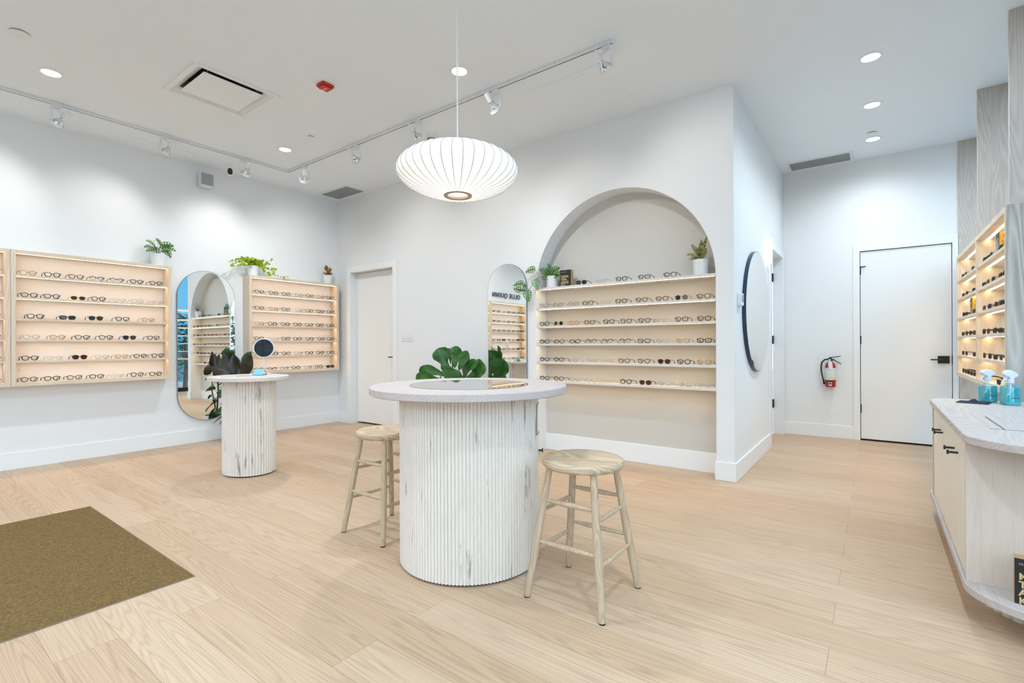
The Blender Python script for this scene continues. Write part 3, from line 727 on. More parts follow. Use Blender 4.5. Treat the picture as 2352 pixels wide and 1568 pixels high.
# ------------------------------------------------------------------ window-side shelf unit
UX0, UX1, UF, UB = 4.69, 7.17, -.715, -.945
t = thing('shelf_unit', 'tall lit pale wood shelf unit of sunglasses standing against the window', 'shelf unit', (UX0, UF, .835))
zt = 2.122-.835; Lx = UX1-UX0; mid = 5.90-UX0; th = .03; dp = UB-UF
for x0 in (0, mid-.02, Lx-th):
    MB().box(x0, x0+(.04 if x0 == mid-.02 else th), dp, 0, 0, zt).build('side_panel', ASH_V, t, bevel=.001)
for a, b2 in ((th, mid-.02), (mid+.02, Lx-th)):
    MB().box(a, b2, dp, 0, zt-.036, zt).build('top_panel', ASH_H, t); MB().box(a, b2, dp, 0, 0, .04).build('bottom_panel', ASH_H, t)
    MB().box(a+.004, b2-.004, -.085, -.065, zt-.038, zt-.036).build('led_strip', LEDN, t)
UZ = [1.868, 1.665, 1.462, 1.263, 1.060, .875]
for k in range(5):
    z = UZ[k]-.835
    for a, b2 in ((th, mid-.02), (mid+.02, Lx-th)):
        s = MB().box(a, b2, dp, -.020, z-.022, z).box(a, b2, -.020, -.008, z-.025, z).build('shelf', ASH_H, t, bevel=.001)
        MB().box(a+.004, b2-.004, -.085, -.065, z-.024, z-.022).build('led_strip', LEDN, s)
Lr = [[6.99, 6.789, 6.348], [6.974, 6.726, 6.307], [6.958, 6.77, 6.283], [7.0, 6.75, 6.51, 6.27], [7.0, 6.771, 6.283], [7.0, 6.82, 6.64, 6.46, 6.28]]
Rr = [[5.74, 5.584, 5.43, 5.06], [5.76, 5.568, 5.348, 5.06, 4.90], [5.745, 5.506, 5.23, 5.035, 4.87], [5.76, 5.564, 5.287, 5.08], [5.75, 5.502, 5.277, 5.06], [5.75, 5.158]]
LS = ['Kpg', 'Tpb', 'Kpg', 'Krg', 'Tpb']; RS = ['Kpg', 'Krg', 'Mog', 'Kpg', 'Tpb']
for k in range(6):
    row(Lr[k], [LS[(i+k) % 5] for i in range(len(Lr[k]))], (lambda kk: (lambda x: ((x, UF-.030, UZ[kk]), pi)))(k), k, 'far bay by window', 'sunglasses in the far bay of the window shelves')
    row(Rr[k], [RS[(i+k) % 5] for i in range(len(Rr[k]))], (lambda kk: (lambda x: ((x, UF-.030, UZ[kk]), pi)))(k), k, 'near bay by window', 'sunglasses in the near bay of the window shelves')
def shelfbox(x, z, lab):
    t = thing('boxed_kit', lab, 'box', (x, UF-.055, z), 0, 'yellow and grey boxes in the window shelf unit')
    MB().box(0, .13, -.05, 0, 0, .175).build('carton', KRAFTY, t, bevel=.001)
    MB().box(0, .13, 0, .0015, 0, .175).build('front_cover', GREYC, t)
    text('MAIN-\nTEN-\nANCE\nKIT', .034, GOLDINK, t, axes((-1, 0, 0), (0, 0, 1), (0, 1, 0), (.118, .002, .115)), bold=.0008)
    g = MB().rings([[(-.0008, -.028+.010*cos(2*pi*i/16), .145+dz+.007*sin(2*pi*i/16)) for i in range(16)] for dz in (0,)], cap=False)
    for dz in (.150, .137):
        q = MB(); q.tube([(-.0006, -.026+.006*cos(2*pi*i/14), dz+.006*sin(2*pi*i/14)) for i in range(14)], .0009, 4, close=True); q.build('emblem', INK, t)
    q = MB()
    for i in range(6): q.box(-.0008, 0, -.04, -.012, .045+.012*i, .048+.012*i)
    q.build('print_lines', INK, t)
shelfbox(5.25, UZ[0], 'yellow-sided grey box on the top shelf of the near window bay')
shelfbox(6.57, UZ[2], 'yellow-sided grey box on the third shelf of the far window bay')

# wooden fins between floor and ceiling
FY = -.735
struct('trim_4', MB().box(XB-.02, XB, YR+.03, -.752, 0, HC), GREYW, bevel=.001)
struct('trim_5', MB().box(5.955, 5.985, UB-.001+0, FY, 2.122, HC), GREYW, bevel=.001)
struct('trim_6', MB().box(5.955, 5.985, UB, FY, 0, .835), GREYW, bevel=.001)
p = MB(); p.box(4.655, 4.690, YR+.04, FY+.002, 2.125, HC); struct('trim_7', p, GREYW, bevel=.001)
p = MB(); p.box(4.650, 4.688, YR+.04, UF, .0, 2.125); struct('trim_8', p, PANEL, bevel=.001)

# ------------------------------------------------------------------ mirrors
def stadium(w, h, n=32):
    r = w/2; p = []
    for i in range(n+1): q = pi*i/n; p.append((r*cos(q), h/2-r+r*sin(q)))
    for i in range(n+1): q = pi+pi*i/n; p.append((r*cos(q), -h/2+r+r*sin(q)))
    return p
t = thing('wall_mirror', 'tall frameless pill-shaped mirror between the two wall cases', 'mirror', (2.660, YL, 1.200))
pt = stadium(.660, 1.862)
MB().prism(pt, -.022, 0, 1).build('backing', MIRRORE, t)
MB().prism([(x*.988, z*.996) for x, z in pt], -.0235, -.022, 1).build('glass', MIRROR, t)
t = thing('wall_mirror', 'tall frameless arched mirror between light switches and arched niche', 'mirror', (XA, 3.417, 1.20))
pt = stadium(.556, 1.845)
MB().prism(pt, -.022, 0, 0).build('backing', MIRRORE, t)
MB().prism([(x*.988, z*.996) for x, z in pt], -.0235, -.022, 0).build('glass', MIRROR, t)
t = thing('wall_mirror', 'large round mirror with dark blue edge on the hallway wall', 'mirror', (5.445, YC, 1.515))
pt = [(.60*cos(2*pi*i/96), .60*sin(2*pi*i/96)) for i in range(96)]
MB().prism(pt, -.034, 0, 1).build('edge_band', NAVY, t, ang=20)
MB().prism([(x*.993, z*.993) for x, z in pt], -.0355, -.034, 1).build('glass', MIRROR, t)

# tube sconce, thermostat, switches
t = thing('wall_tube_light', 'glowing white vertical tube light between round mirror and doorway', 'wall light', (6.17, YC, 2.24))
MB().tube([(0, -.035, -.15), (0, -.035, .15)], .016, 20).build('tube', TUBE, t)
m = MB(); m.box(-.012, .012, -.02, 0, -.03, .03); m.tube([(0, -.035, -.165), (0, -.035, -.148)], .018, 16); m.tube([(0, -.035, .148), (0, -.035, .165)], .018, 16); m.build('mount', WHITEM, t)
t = thing('wall_thermostat', 'small white box with grey panel on the corner beside the round mirror', 'wall device', (4.70, YC, 1.585))
MB().box(-.055, .055, -.035, 0, -.055, .055).build('body', WHITEP, t, bevel=.006)
MB().box(-.035, .035, -.038, -.034, -.02, .04).build('panel', SLATM, t, bevel=.002)
t = thing('light_switch', 'white four-gang light switch plate left of the arched mirror', 'light switch', (XA, 5.148, 1.301))
MB().box(-.006, 0, -.112, .112, -.060, .060).build('plate', WHITEP, t, bevel=.003)
for i in range(4):
    y = -.069+i*.046
    s = MB().box(-.009, -.006, y-.016, y+.016, -.034, .034).build('rocker', WHITEM, t, bevel=.001)
    MB().box(-.0095, -.009, y-.012, y+.012, -.030, -.026).build('indicator', SLATM, s)

# ------------------------------------------------------------------ round table
def fluted(cx, cy, ax, ay, n, z0, z1, depth=.006, seg=5):
    pts = []
    # equal arc-length sampling of the ellipse
    N = 2000; acc = [0]; P_ = [(ax*cos(2*pi*i/N), ay*sin(2*pi*i/N)) for i in range(N+1)]
    for i in range(N): acc.append(acc[-1]+math.dist(P_[i], P_[i+1]))
    tot = acc[-1]; j = 0
    for k in range(n):
        for q in range(seg):
            s = tot*(k+q/seg)/n
            while acc[j+1] < s: j += 1
            u = 2*pi*j/N; nx, ny = cos(u)/ax, sin(u)/ay; l = sqrt(nx*nx+ny*ny)
            d = -depth+depth*sqrt(max(0, 1-(2*(q/seg)-1)**2)) if q else -depth
            pts.append((cx+ax*cos(u)+nx/l*d, cy+ay*sin(u)+ny/l*d))
    return MB().prism(pts, z0, z1)
def ell(ax, ay, n=96): return [(ax*cos(2*pi*i/n), ay*sin(2*pi*i/n)) for i in range(n)]
TCX, TCY = 2.104, 1.864
t = thing('round_table', 'large round whitewashed table with fluted drum base and inset mirror top', 'table', (TCX, TCY, 0))
fluted(0, 0, .392, .392, 130, .012, .93, .009).build('drum_base', FLUTE, t, ang=50)
MB().lathe([(.372, 0), (.372, .012)], 64).build('plinth', BLACK, t)
top = MB(); top.lathe([(.548, .930), (.553, .934), (.553, .966), (.549, .970)], 128); 
top.build('table_top', TOPM, t, ang=40)
MB().lathe([(.335, .970), (.335, .9712)], 96).build('mirror_inset', GREYGLASS, t)
rim = MB(); rim.tube([(.336*cos(2*pi*i/96), .336*sin(2*pi*i/96), .9708) for i in range(96)], .0012, 4, close=True); rim.build('inset_rim', P('inset_rim', (.25, .20, .15), .5), t)
# drawer on the right-hand side with knob
ang = atan2(-.8033*.96-.5956*.06, .5956*.96-.8033*.06)
dr = MB()
for zc0, zc1 in ((.70, .865),):
    for da in (-.22, .22):
        a = ang+da; dr.tube([(.3935*cos(a), .3935*sin(a), zc0), (.3935*cos(a), .3935*sin(a), zc1)], .0018, 4)
    for z in (zc0, zc1): dr.tube([(.3935*cos(ang+da), .3935*sin(ang+da), z) for da in [-.22+.44*i/10 for i in range(11)]], .0018, 4)
dr.build('drawer_gap', BLACK, t)
kn = MB(); kn.tube([(.385*cos(ang), .385*sin(ang), .598), (.412*cos(ang), .412*sin(ang), .598)], .005, 10)
kn.tube([(.412*cos(ang), .412*sin(ang), .598), (.418*cos(ang), .418*sin(ang), .598)], .012, 14); kn.build('knob', BLACK, t)

# ------------------------------------------------------------------ pedestal table
PX, PY, PZ = 2.249, 4.778, .908
t = thing('pedestal_table', 'smaller oval whitewashed table on a narrow fluted pedestal near the left wall', 'table', (PX, PY, 0))
fluted(0, 0, .222, .256, 58, .012, PZ-.034, .0125).build('drum_base', FLUTE, t, ang=50)
MB().prism(ell(.203, .236), 0, .012).build('plinth', BLACK, t)
MB().prism(ell(.335, .385), PZ-.034, PZ).build('table_top', wood('whitewashed_oval_top', (.77, .70, .66), (.62, .55, .52), 'Y', 8, .1, 3.0, ring=10), t, bevel=.004)
# items on it
t = thing('tabletop_mirror', 'round white tabletop mirror on a slim stem', 'mirror', (2.475, 4.945, PZ))
MB().lathe([(.052, 0), (.055, .003), (.055, .010), (.050, .012)], 32).build('base', WHITEM, t)
MB().tube([(0, 0, .012), (0, 0, .175)], .0065, 12).build('stem', WHITEM, t)
nrm = Vector((-.62, -.77, .012)).normalized()
xx = Vector((0, 0, 1)).cross(nrm).normalized(); yy = nrm.cross(xx); Mm = axes(xx, yy, nrm, (0, 0, .262))
d = MB(); d.lathe([(.090, -.009), (.097, -.006), (.098, .006), (.093, .010)], 48); d.xf(Mm); d.build('frame', WHITEM, t)
d = MB(); d.lathe([(.0885, .0102), (.0885, .0108)], 48); d.xf(Mm); d.build('glass', MIRROR, t)
t = thing('card_holder', 'pale blue cards on a small black folded stand', 'card holder', (2.372, 4.82, PZ), radians(-64))
k = MB()
for x in (-.045, .045):
    k.tube([(x, -.034, .003), (x, 0, .060), (x, .034, .003)], .003, 6); k.tube([(x, -.034, .003), (x, .034, .003)], .003, 6)
k.box(-.048, .048, -.052, -.030, 0, .004); k.build('stand', BLACK, t)
c_ = MB(); c_.prism([(-.040, .004), (-.006, .060), (-.002, .058), (-.036, .002)], -.05, .05, 0); c_.build('cards', CYANC, t)
t = thing('leaflet', 'small printed leaflet lying at the left side of the oval table', 'leaflet', (2.14, 4.96, PZ), .5)
MB().box(-.06, .06, -.05, .05, 0, .0015).build('sheet', CARD, t)
t = thing('leaflet', 'brown printed leaflet lying beside the card holder on the oval table', 'leaflet', (2.22, 4.83, PZ), -.3)
MB().box(-.055, .055, -.045, .045, 0, .0015).build('sheet', PHOTOC, t)

# ------------------------------------------------------------------ stools
def stool():
    t = thing('bar_stool', '', 'stool', (0, 0, 0), 0, 'round wooden stools at the large table')
    R = .196
    s = MB(); s.lathe([(R-.030, .606), (R-.010, .611), (R, .622), (R+.001, .634), (R-.003, .645), (R-.012, .651), (R-.05, .650), (.10, .646), (.03, .644)], 64)
    s.build('seat', STSEAT, t, ang=50)
    ft, tp = .195, .115
    L_ = {}
    for i, (sx, sy) in enumerate(((-1, 1), (-1, -1), (1, -1), (1, 1))):
        p0 = Vector((sx*ft, sy*ft, .004)); p1 = Vector((sx*tp, sy*tp, .612)); L_[i] = (p0, p1)
        m = MB(); m.tube([p0.lerp(p1, q) for q in (0, .02, .25, .5, .8, 1)], [.0145, .0160, .0185, .0195, .0175, .0150], 14); lg = m.build('leg', STOOL, t)
        m = MB(); m.tube([(p0.x, p0.y, 0), tuple(p0)], .015, 14); m.build('foot_cap', BLACKR, lg)
    def at(i, z): p0, p1 = L_[i]; return p0.lerp(p1, z/.612)
    for (a, b, z) in ((0, 1, .455), (0, 1, .262), (2, 3, .455), (2, 3, .262), (1, 2, .405), (1, 2, .215), (3, 0, .405), (3, 0, .215)):
        A, B = at(a, z), at(b, z)
        m = MB(); m.tube([A.lerp(B, q) for q in (0, .06, .3, .5, .7, .94, 1)], [.0075, .0085, .0115, .0125, .0115, .0085, .0075], 10)
        m.build('rung', STOOL, t)
    return t
s1 = stool(); s1.location = (2.105, 1.138, 0); s1['label'] = 'round wooden bar stool in front, right of the large drum table'
s2 = copy_thing(s1); s2.location = (2.072, 2.548, 0); s2['label'] = 'round wooden bar stool partly hidden behind the left of the drum table'

# ------------------------------------------------------------------ mat
t = thing('door_mat', 'large brown coir entrance mat set into the floor at the left', 'mat', (0, 0, 0))
MB().box(-1.6, 1.056, 2.846, 4.708, 0, .005).build('pile', MAT, t)
r = MB(); r.box(-1.602, 1.060, 2.842, 2.846, 0, .004); r.box(-1.602, 1.060, 4.708, 4.712, 0, .004); r.box(1.056, 1.060, 2.846, 4.708, 0, .004); r.build('edge_strip', P('mat_edge', (.30, .27, .24), .4, metal=.4), t)

# ------------------------------------------------------------------ counter on the right
CZ = .800; KX, KY = 2.88, -.67
def counter_outline(inset=0):
    p = []
    y0 = -.305-inset; yb = -1.03
    for i in range(25):
        q = pi/2+pi/2*i/24*2
        p.append((KX+(.262-inset)*cos(q), KY+(.365-inset)*sin(q)))
    # far side with rounded corner
    p.append((4.63-inset, yb+inset))
    for i in range(9):
        q = pi/2*i/8; p.append((4.63-inset-.14+.14*cos(q), y0-.14+.14*sin(q)))
    return p
t = thing('service_counter', 'whitewashed counter with cream doors and rounded end at the right edge', 'counter', (0, 0, 0))
MB().prism(counter_outline(), CZ-.034, CZ).build('counter_top', CTOP, t, bevel=.004)
MB().prism(counter_outline(), .13, .165).build('base_shelf', CTOP, t, bevel=.004)
MB().box(2.872, 2.895, -1.02, -.312, .165, CZ-.034).build('end_panel', ENDP, t, bevel=.001)
MB().box(2.895, 4.38, -1.02, -.345, .165, CZ-.034).build('carcass', CREAMD, t)
MB().box(4.38, 4.40, -1.02, -.312, .165, CZ-.034).build('far_panel', ENDP, t, bevel=.001)
dx = [2.897, 3.240, 3.556, 3.872, 4.378]
kx = [3.165, 3.295, 3.815, 3.925]
for i in range(4):
    d = MB().box(dx[i]+.0015, dx[i+1]-.0015, -.345, -.318, .170, CZ-.038).build('door', CREAMD, t, bevel=.001)
    k = MB(); k.tube([(kx[i], -.318, .668), (kx[i], -.284, .668)], .0055, 10); k.tube([(kx[i], -.284, .668-.0), (kx[i], -.276, .668)], .011, 12)
    k.build('knob', BLACK, d)
pp_ = []
cx0, cx1, cy, rr_ = 3.21, 4.10, -.695, .325
per = [(cx1-(cx1-cx0)*i/300, cy+rr_) for i in range(300)]+[(cx0+rr_*cos(pi/2+pi*i/400), cy+rr_*sin(pi/2+pi*i/400)) for i in range(400)]+[(cx0+(cx1-cx0)*i/300, cy-rr_) for i in range(300)]+[(cx1+rr_*cos(-pi/2+pi*i/400), cy+rr_*sin(-pi/2+pi*i/400)) for i in range(400)]
acc = [0]
for i in range(len(per)): acc.append(acc[-1]+math.dist(per[i], per[(i+1) % len(per)]))
nf = 90; j = 0
for k in range(nf):
    for q in range(6):
        sv = acc[-1]*(k+q/6)/nf
        while acc[j+1] < sv: j += 1
        P0, P1 = per[j % len(per)], per[(j+1) % len(per)]
        l_ = math.dist(P0, P1) or 1; tx, ty = (P1[0]-P0[0])/l_, (P1[1]-P0[1])/l_
        d_ = -.013+(.013*sqrt(max(0, 1-(2*q/6-1)**2)) if q else 0)
        pp_.append((P0[0]-ty*(-d_), P0[1]+tx*(-d_)))   # inward groove
pl = MB().prism(pp_, 0, .13)
pl.build('plinth', FLUTE2, t, ang=50)
s = MB(); s.add(MB().box(-.24, .24, -.0035, .0035, -.0005, .0006), Matrix.Translation((3.37, -.472, CZ)))
s.add(MB().box(-.14, .20, -.0035, .0035, -.0005, .0006), Matrix.Translation((3.12, -.62, CZ)) @ Matrix.Rotation(pi/2, 4, 'Z')); s.build('cable_slots', BLACK, t)

def kit(loc, rz, lab):
    """black and kraft box: front faces local -Y"""
    t = thing('maintenance_kit_box', lab, 'box', loc, rz, 'black and kraft kit boxes')
    w, h, dd = .137, .180, .052
    MB().box(0, w, .0, dd, 0, h).build('carton', KRAFT, t, bevel=.0008)
    MB().box(.0005, w-.0005, -.0012, 0, .0005, h-.0005).build('front_label', INK, t)
    A = lambda x, z: axes((1, 0, 0), (0, 0, 1), (0, -1, 0), (x, -.0014, z))
    text('MAIN-\nTEN-\nANCE\nKIT', .036, GOLDINK, t, A(.012, .098), bold=.0011)
    text('OLLIE QUINN', .012, P('pale_ink', (.5, .46, .38), .5), t, A(.012, .155))
    return t
kit((4.60, 2.757, NZS[0]), -pi/2, 'black and kraft maintenance kit box on the top niche shelf beside the plant')
kit((2.745, -.440, .165), -radians(97), 'black and kraft maintenance kit box on the low shelf of the counter')

# spray bottles
LIQ = P('turquoise_liquid', (.0, .62, .72), .12, trans=.35, spec=.5)
BOT = sheer('clear_bottle', (.93, .97, .97), .10, .03, .05, (.9, .95, .95))
HEADM = P('frosted_white_trigger', (.74, .79, .84), .4)
def sq(a, b, e=3.4, n=32): return [(a*math.copysign(abs(cos(2*pi*i/n))**(2/e), cos(2*pi*i/n)), b*math.copysign(abs(sin(2*pi*i/n))**(2/e), sin(2*pi*i/n))) for i in range(n)]
def bottle(x, y, rz, lab):
    t = thing('spray_bottle', lab, 'spray bottle', (x, y, CZ), rz, 'turquoise spray bottles on the counter')
    L_ = MB(); L_.rings([[(px, py, z) for px, py in sq(a, b)] for a, b, z in ((.040, .030, .001), (.044, .034, .006), (.044, .034, .108), (.043, .033, .110))]); L_.build('liquid', LIQ, t)
    G = MB(); G.rings([[(px, py, z) for px, py in sq(a, b, e)] for a, b, z, e in ((.046, .036, .004, 3.4), (.046, .036, .112, 3.4), (.040, .031, .124, 3.0), (.022, .020, .134, 2.2), (.016, .016, .138, 2), (.016, .016, .146, 2))], cap=False); G.build('shell', BOT, t)
    N_ = MB(); N_.lathe([(.019, .138), (.019, .158), (.015, .162)], 20); N_.build('collar', HEADM, t)
    prof = [(-.010, .160), (-.012, .176), (-.040, .186), (-.043, .198), (-.030, .212), (0, .216), (.022, .210), (.038, .196), (.041, .188), (.030, .178), (.014, .170), (.012, .160)]
    MB().prism([(p, q) for p, q in prof], -.012, .012, 1).build('nozzle_head', HEADM, t, bevel=.003)
    MB().prism([(-.018, .184), (-.026, .184), (-.034, .170), (-.050, .150), (-.046, .148), (-.028, .164)], -.006, .006, 1).build('trigger', HEADM, t, bevel=.001)
    MB().tube([(0, 0, .150), (.002, 0, .09), (.012, 0, .04), (.024, 0, .012)], .003, 6).build('dip_tube', WHITEP, t)
    lm = MB()
    for i in range(5): lm.box(-.020+.002*i, .018-.002*i, -.0368, -.0362, .060+.010*i, .0615+.010*i)
    lm.box(-.022, .022, -.0368, -.0362, .044, .049); lm.build('print', P('dark_print', (.02, .12, .14), .5), t)
fa = radians(-56)
bottle(4.50, -.600, fa, 'turquoise spray bottle on the left of the group, behind the navy cloth')
bottle(4.36, -.685, fa, 'front right turquoise spray bottle of the group, nearest the photo edge')
bottle(4.50, -.700, fa+.3, 'turquoise spray bottle standing behind the front right one')
t = thing('cleaning_cloth', 'crumpled navy cleaning cloth lying in front of the spray bottles', 'cloth', (4.40, -.520, CZ))
r_ = random.Random(2); c_ = MB(); NN = 14; g = [[0]*NN for _ in range(NN)]
for i in range(NN):
    for j in range(NN):
        u, v = i/(NN-1)-.5, j/(NN-1)-.5
        z = .003+.022*math.exp(-((u-.05)**2/.03+(v)**2/.02))+.004*sin(9*u+4*v)**2*(1-2*max(abs(u), abs(v)))
        c_.v.append((u*.17+v*.05, v*.15-u*.04, max(.002, z)))
for i in range(NN-1):
    for j in range(NN-1): a = i*NN+j; c_.f.append((a, a+1, a+NN+1, a+NN))
o = c_.build('fabric', CLOTH, t, ang=80); so = o.modifiers.new('thickness', 'SOLIDIFY'); so.thickness = .0015

# ------------------------------------------------------------------ fire extinguisher
t = thing('fire_extinguisher', 'red fire extinguisher with white label and inspection tag on the hallway wall', 'fire extinguisher', (XB-.075, .452, .645))
MB().lathe([(.050, 0), (.056, .006), (.056, .255), (.050, .285), (.034, .306), (.020, .314), (.020, .322)], 36).build('cylinder', RED, t)
MB().lathe([(.0568, .082), (.0568, .238)], 36, cap=False).build('label_wrap', LABELW, t)
MB().lathe([(.0572, .108), (.0572, .116)], 36, cap=False).build('yellow_band', LABELY, t)
MB().lathe([(.0578, .078), (.059, .080), (.059, .086), (.0578, .088)], 36, cap=False).build('strap', BLACKR, t)
v = MB(); v.lathe([(.022, .316), (.024, .330), (.020, .356), (.016, .366)], 20); v.build('valve', BLACK, t)
h = MB(); h.tube([(0, .015, .365), (0, -.03, .372), (0, -.108, .385)], .0055, 6); h.tube([(0, 0, .345), (0, -.05, .330), (0, -.112, .288)], .006, 6); h.build('handles', BLACK, t)
MB().tube([(-.03, .004, .335), (-.018, .004, .335)], .012, 16).build('gauge', WHITEP, t)
MB().box(-.012, .012, -.045, -.025, .342, .352).build('safety_seal', P('blue_seal', (.02, .06, .25), .4), t)
hs = MB(); hs.tube([(0, .02, .348), (0, .060, .340), (0, .090, .305), (0, .098, .250), (0, .095, .190), (0, .085, .130), (0, .074, .085), (0, .068, .045)], .0088, 8); hs.build('hose', BLACKR, t)
nz = MB(); nz.tube([(0, .070, .065), (0, .066, .030)], .011, 10); nz.build('nozzle', BLACK, t)
tg = MB(); tg.prism([(.020, .322), (-.022, .322), (-.032, .225), (.014, .220)], -.0625, -.0610, 0); tg.build('inspection_tag', P('tag_card', (.78, .78, .80), .5), t)
MB().box(-.0585, -.0565, -.016, .014, .018, .060).build('emblem_sticker', P('sticker_white', (.8, .8, .78), .5), t)
MB().box(-.0592, -.0585, -.011, .009, .032, .055).build('emblem', INK, t)
MB().box(.05, .075, -.02, .02, .20, .32).build('wall_bracket', BLACK, t)

# ------------------------------------------------------------------ plants
def leaf(mb, base, d, L_, Wd, droop=.3, fold=.25, shape='ovate', roll=0, holes=False, rows=9, curl=0, wob=0, face=None, vein=None):
    cen = []; edg = []
    d = Vector(d).normalized(); up = Vector((0, 0, 1))
    side = d.cross(up) if face is None else Vector(face).cross(d)*-1
    if side.length < .15: side = Vector((cos(roll*3+.4), sin(roll*3+.4), 0)); side = (side-d*side.dot(d))
    side.normalize(); nrm = side.cross(d)
    if roll: q = Matrix.Rotation(roll, 3, d); side = q @ side; nrm = q @ nrm
    cols = [-1, -.82, -.30, 0, .30, .82, 1] if holes else [-1, -.5, 0, .5, 1]
    b0 = len(mb.v); p = Vector(base); cur = Vector(d)
    for i in range(rows):
        tt = i/(rows-1)
        if shape == 'ovate': w = sin(pi*min(1, tt*.97+.02)**.85)**.8
        elif shape == 'heart': w = sin(pi*min(1, tt*.96+.04)**.6)**.7
        elif shape == 'fiddle': w = (.34+.66*min(1, max(0, (tt-.15)/.45))**1.3)*(1 if tt < .72 else sqrt(max(0, 1-((tt-.72)/.285)**2))) if tt > .03 else .1
        elif shape == 'lance': w = sin(pi*min(1, tt*.97+.02))**.9
        w = max(w, .02)
        for c in cols:
            x = c*w*Wd/2
            wv = wob*sin(tt*13+c*2)*abs(c)*Wd
            pt = p+side*x+nrm*(fold*abs(x)+wv)
            if abs(c) == 1: edg.append(pt+nrm*.0012)
            mb.v.append(tuple(pt))
        cen.append(p+nrm*.0012)
        step = L_/(rows-1); p = p+cur*step
        cur = (cur+Vector((0, 0, -1))*droop*(.15+tt)/(rows-1)*3+nrm*curl/(rows-1)).normalized()
        s2 = side-cur*side.dot(cur); side = s2.normalized(); nrm = side.cross(cur)
    if vein is not None:
        vein.tube(cen[:-1], .0014, 4)
        for i in range(1, rows-3, 2):
            for q in (0, 1): vein.tube([cen[i], cen[i].lerp(edg[2*(i+1)+q], .8)], .0007, 3)
    nc = len(cols)
    for i in range(rows-1):
        for j in range(nc-1):
            if holes and 1 <= i <= rows-3 and i % 2 == 1 and j in (1, 4): 
                # elongated slit: keep narrow bars only
                continue
            a = b0+i*nc+j; mb.f.append((a, a+1, a+nc+1, a+nc))
def pot(t, r0, r1, h, ribs=36):
    m = MB(); n = ribs*3; rs = []
    for r, z in ((r0, 0), (r0+.001, .004), (r1, h-.006), (r1, h), (r1-.006, h), (r1-.008, h-.02)):
        rs.append([((r-(.0012 if i % 3 == 0 and z < h-.001 and z > .003 else 0))*cos(2*pi*i/n), (r-(.0012 if i % 3 == 0 and z < h-.001 and z > .003 else 0))*sin(2*pi*i/n), z) for i in range(n)])
    m.rings(rs, cap=True); m.build('pot', POT, t, ang=30)
    MB().lathe([(r1-.009, h-.014), (r1-.009, h-.010)], 24).build('soil', SOIL, t)

# fig behind the table
t = thing('fiddle_leaf_fig', 'broad-leaved green fig plant behind the round table, beside the arched mirror', 'potted plant', (4.12, 3.90, 0))
pot(t, .15, .18, .34, 40)
st = MB(); st.tube([(0, 0, .32), (.01, .02, .6), (-.01, 0, .85), (0, .01, 1.0)], [.014, .012, .010, .006], 8); st.tube([(0, 0, .6), (.03, -.12, .8), (.02, -.18, .95)], [.008, .007, .004], 6); st.tube([(0, 0, .55), (-.02, .14, .72), (0, .22, .86)], [.008, .007, .004], 6); st.build('stems', TRUNK, t)
lf = MB()
Rf = Vector((.5956, -.8033, 0)); Ff = Vector((.8033, .5956, 0))
def dirv(r, u, f=0): return tuple(Rf*r+Vector((0, 0, u))+Ff*f)
def bp(r, z, f=0): v = Rf*r+Ff*f; return (v.x, v.y, z)
CAMD = (-.80, -.60, .12)
FIGL = [(-.08, .84, -.04, (-.92, .42, 0), .34, .15, .5), (-.08, .93, -.03, (-.35, .9, 0), .26, .24, .2), (.02, .93, -.02, (.10, 1, 0), .27, .17, 0), (.07, .90, .02, (.42, 1, 0), .26, .13, .1),
        (.12, .84, .0, (.62, .70, 0), .25, .19, .2), (.15, .80, .03, (.85, .50, 0), .25, .15, .2), (-.12, .98, -.12, (.55, -.75, .3), .33, .26, .2), (.16, .92, -.12, (-.1, -1, .3), .24, .17, .2),
        (.06, .90, -.10, (.25, -.9, .3), .24, .17, .2), (-.12, .78, -.06, (-.85, .12, 0), .31, .24, .3), (-.15, .80, -.08, (-.35, -.65, .2), .26, .22, .2), (.0, .80, -.08, (.0, -.9, .3), .24, .18, .2),
        (.14, .78, -.06, (.65, -.45, .1), .23, .17, .3), (.05, .92, .10, (.3, .6, 0), .25, .2, .2), (-.04, .90, .12, (-.5, .5, 0), .26, .2, .3), (-.03, .97, .02, (-.12, 1, 0), .20, .07, .0), (.02, .70, -.05, (.5, -.2, 0), .3, .2, .3), (-.05, .70, -.05, (-.6, -.2, 0), .3, .2, .3)]
r_ = random.Random(3); vn_ = MB()
for r, z, f_, d, L_, W_, dr_ in FIGL:
    fc_ = (CAMD[0]+r_.uniform(-.8, .6), CAMD[1]+r_.uniform(-.6, .8), CAMD[2]+r_.uniform(-.3, .9))
    leaf(lf, bp(r, z, f_+r_.uniform(-.06, .06)), dirv(*d), L_*.93, W_*.86, dr_, .30, 'fiddle', wob=.03, rows=11, face=fc_, vein=vn_)
# leaves towards the mirror
for x, y, z, d, L_, W_ in ((.16, -.05, .80, (.0, .2, 1), .30, .24), (.15, -.16, .70, (.1, -.25, 1), .34, .26), (.18, -.08, .60, (.0, -.8, .4), .26, .18), (.18, .02, .62, (.1, .5, .7), .28, .22), (.14, -.02, .55, (.0, -.3, .7), .28, .22)):
    leaf(lf, (x, y, z), d, L_, W_, .15, .14, 'fiddle', wob=.03, rows=11, face=(1, -.25, .1), vein=vn_)
for k in range(8):
    a = k*2.4; leaf(lf, (.03*cos(a), .03*sin(a), .50+.03*k), (cos(a), sin(a), .35), .22, .17, .6, .2, 'fiddle', wob=.03, rows=9)
lf.build('foliage', FIG, t, ang=80); vn_.build('leaf_veins', VEIN, t)

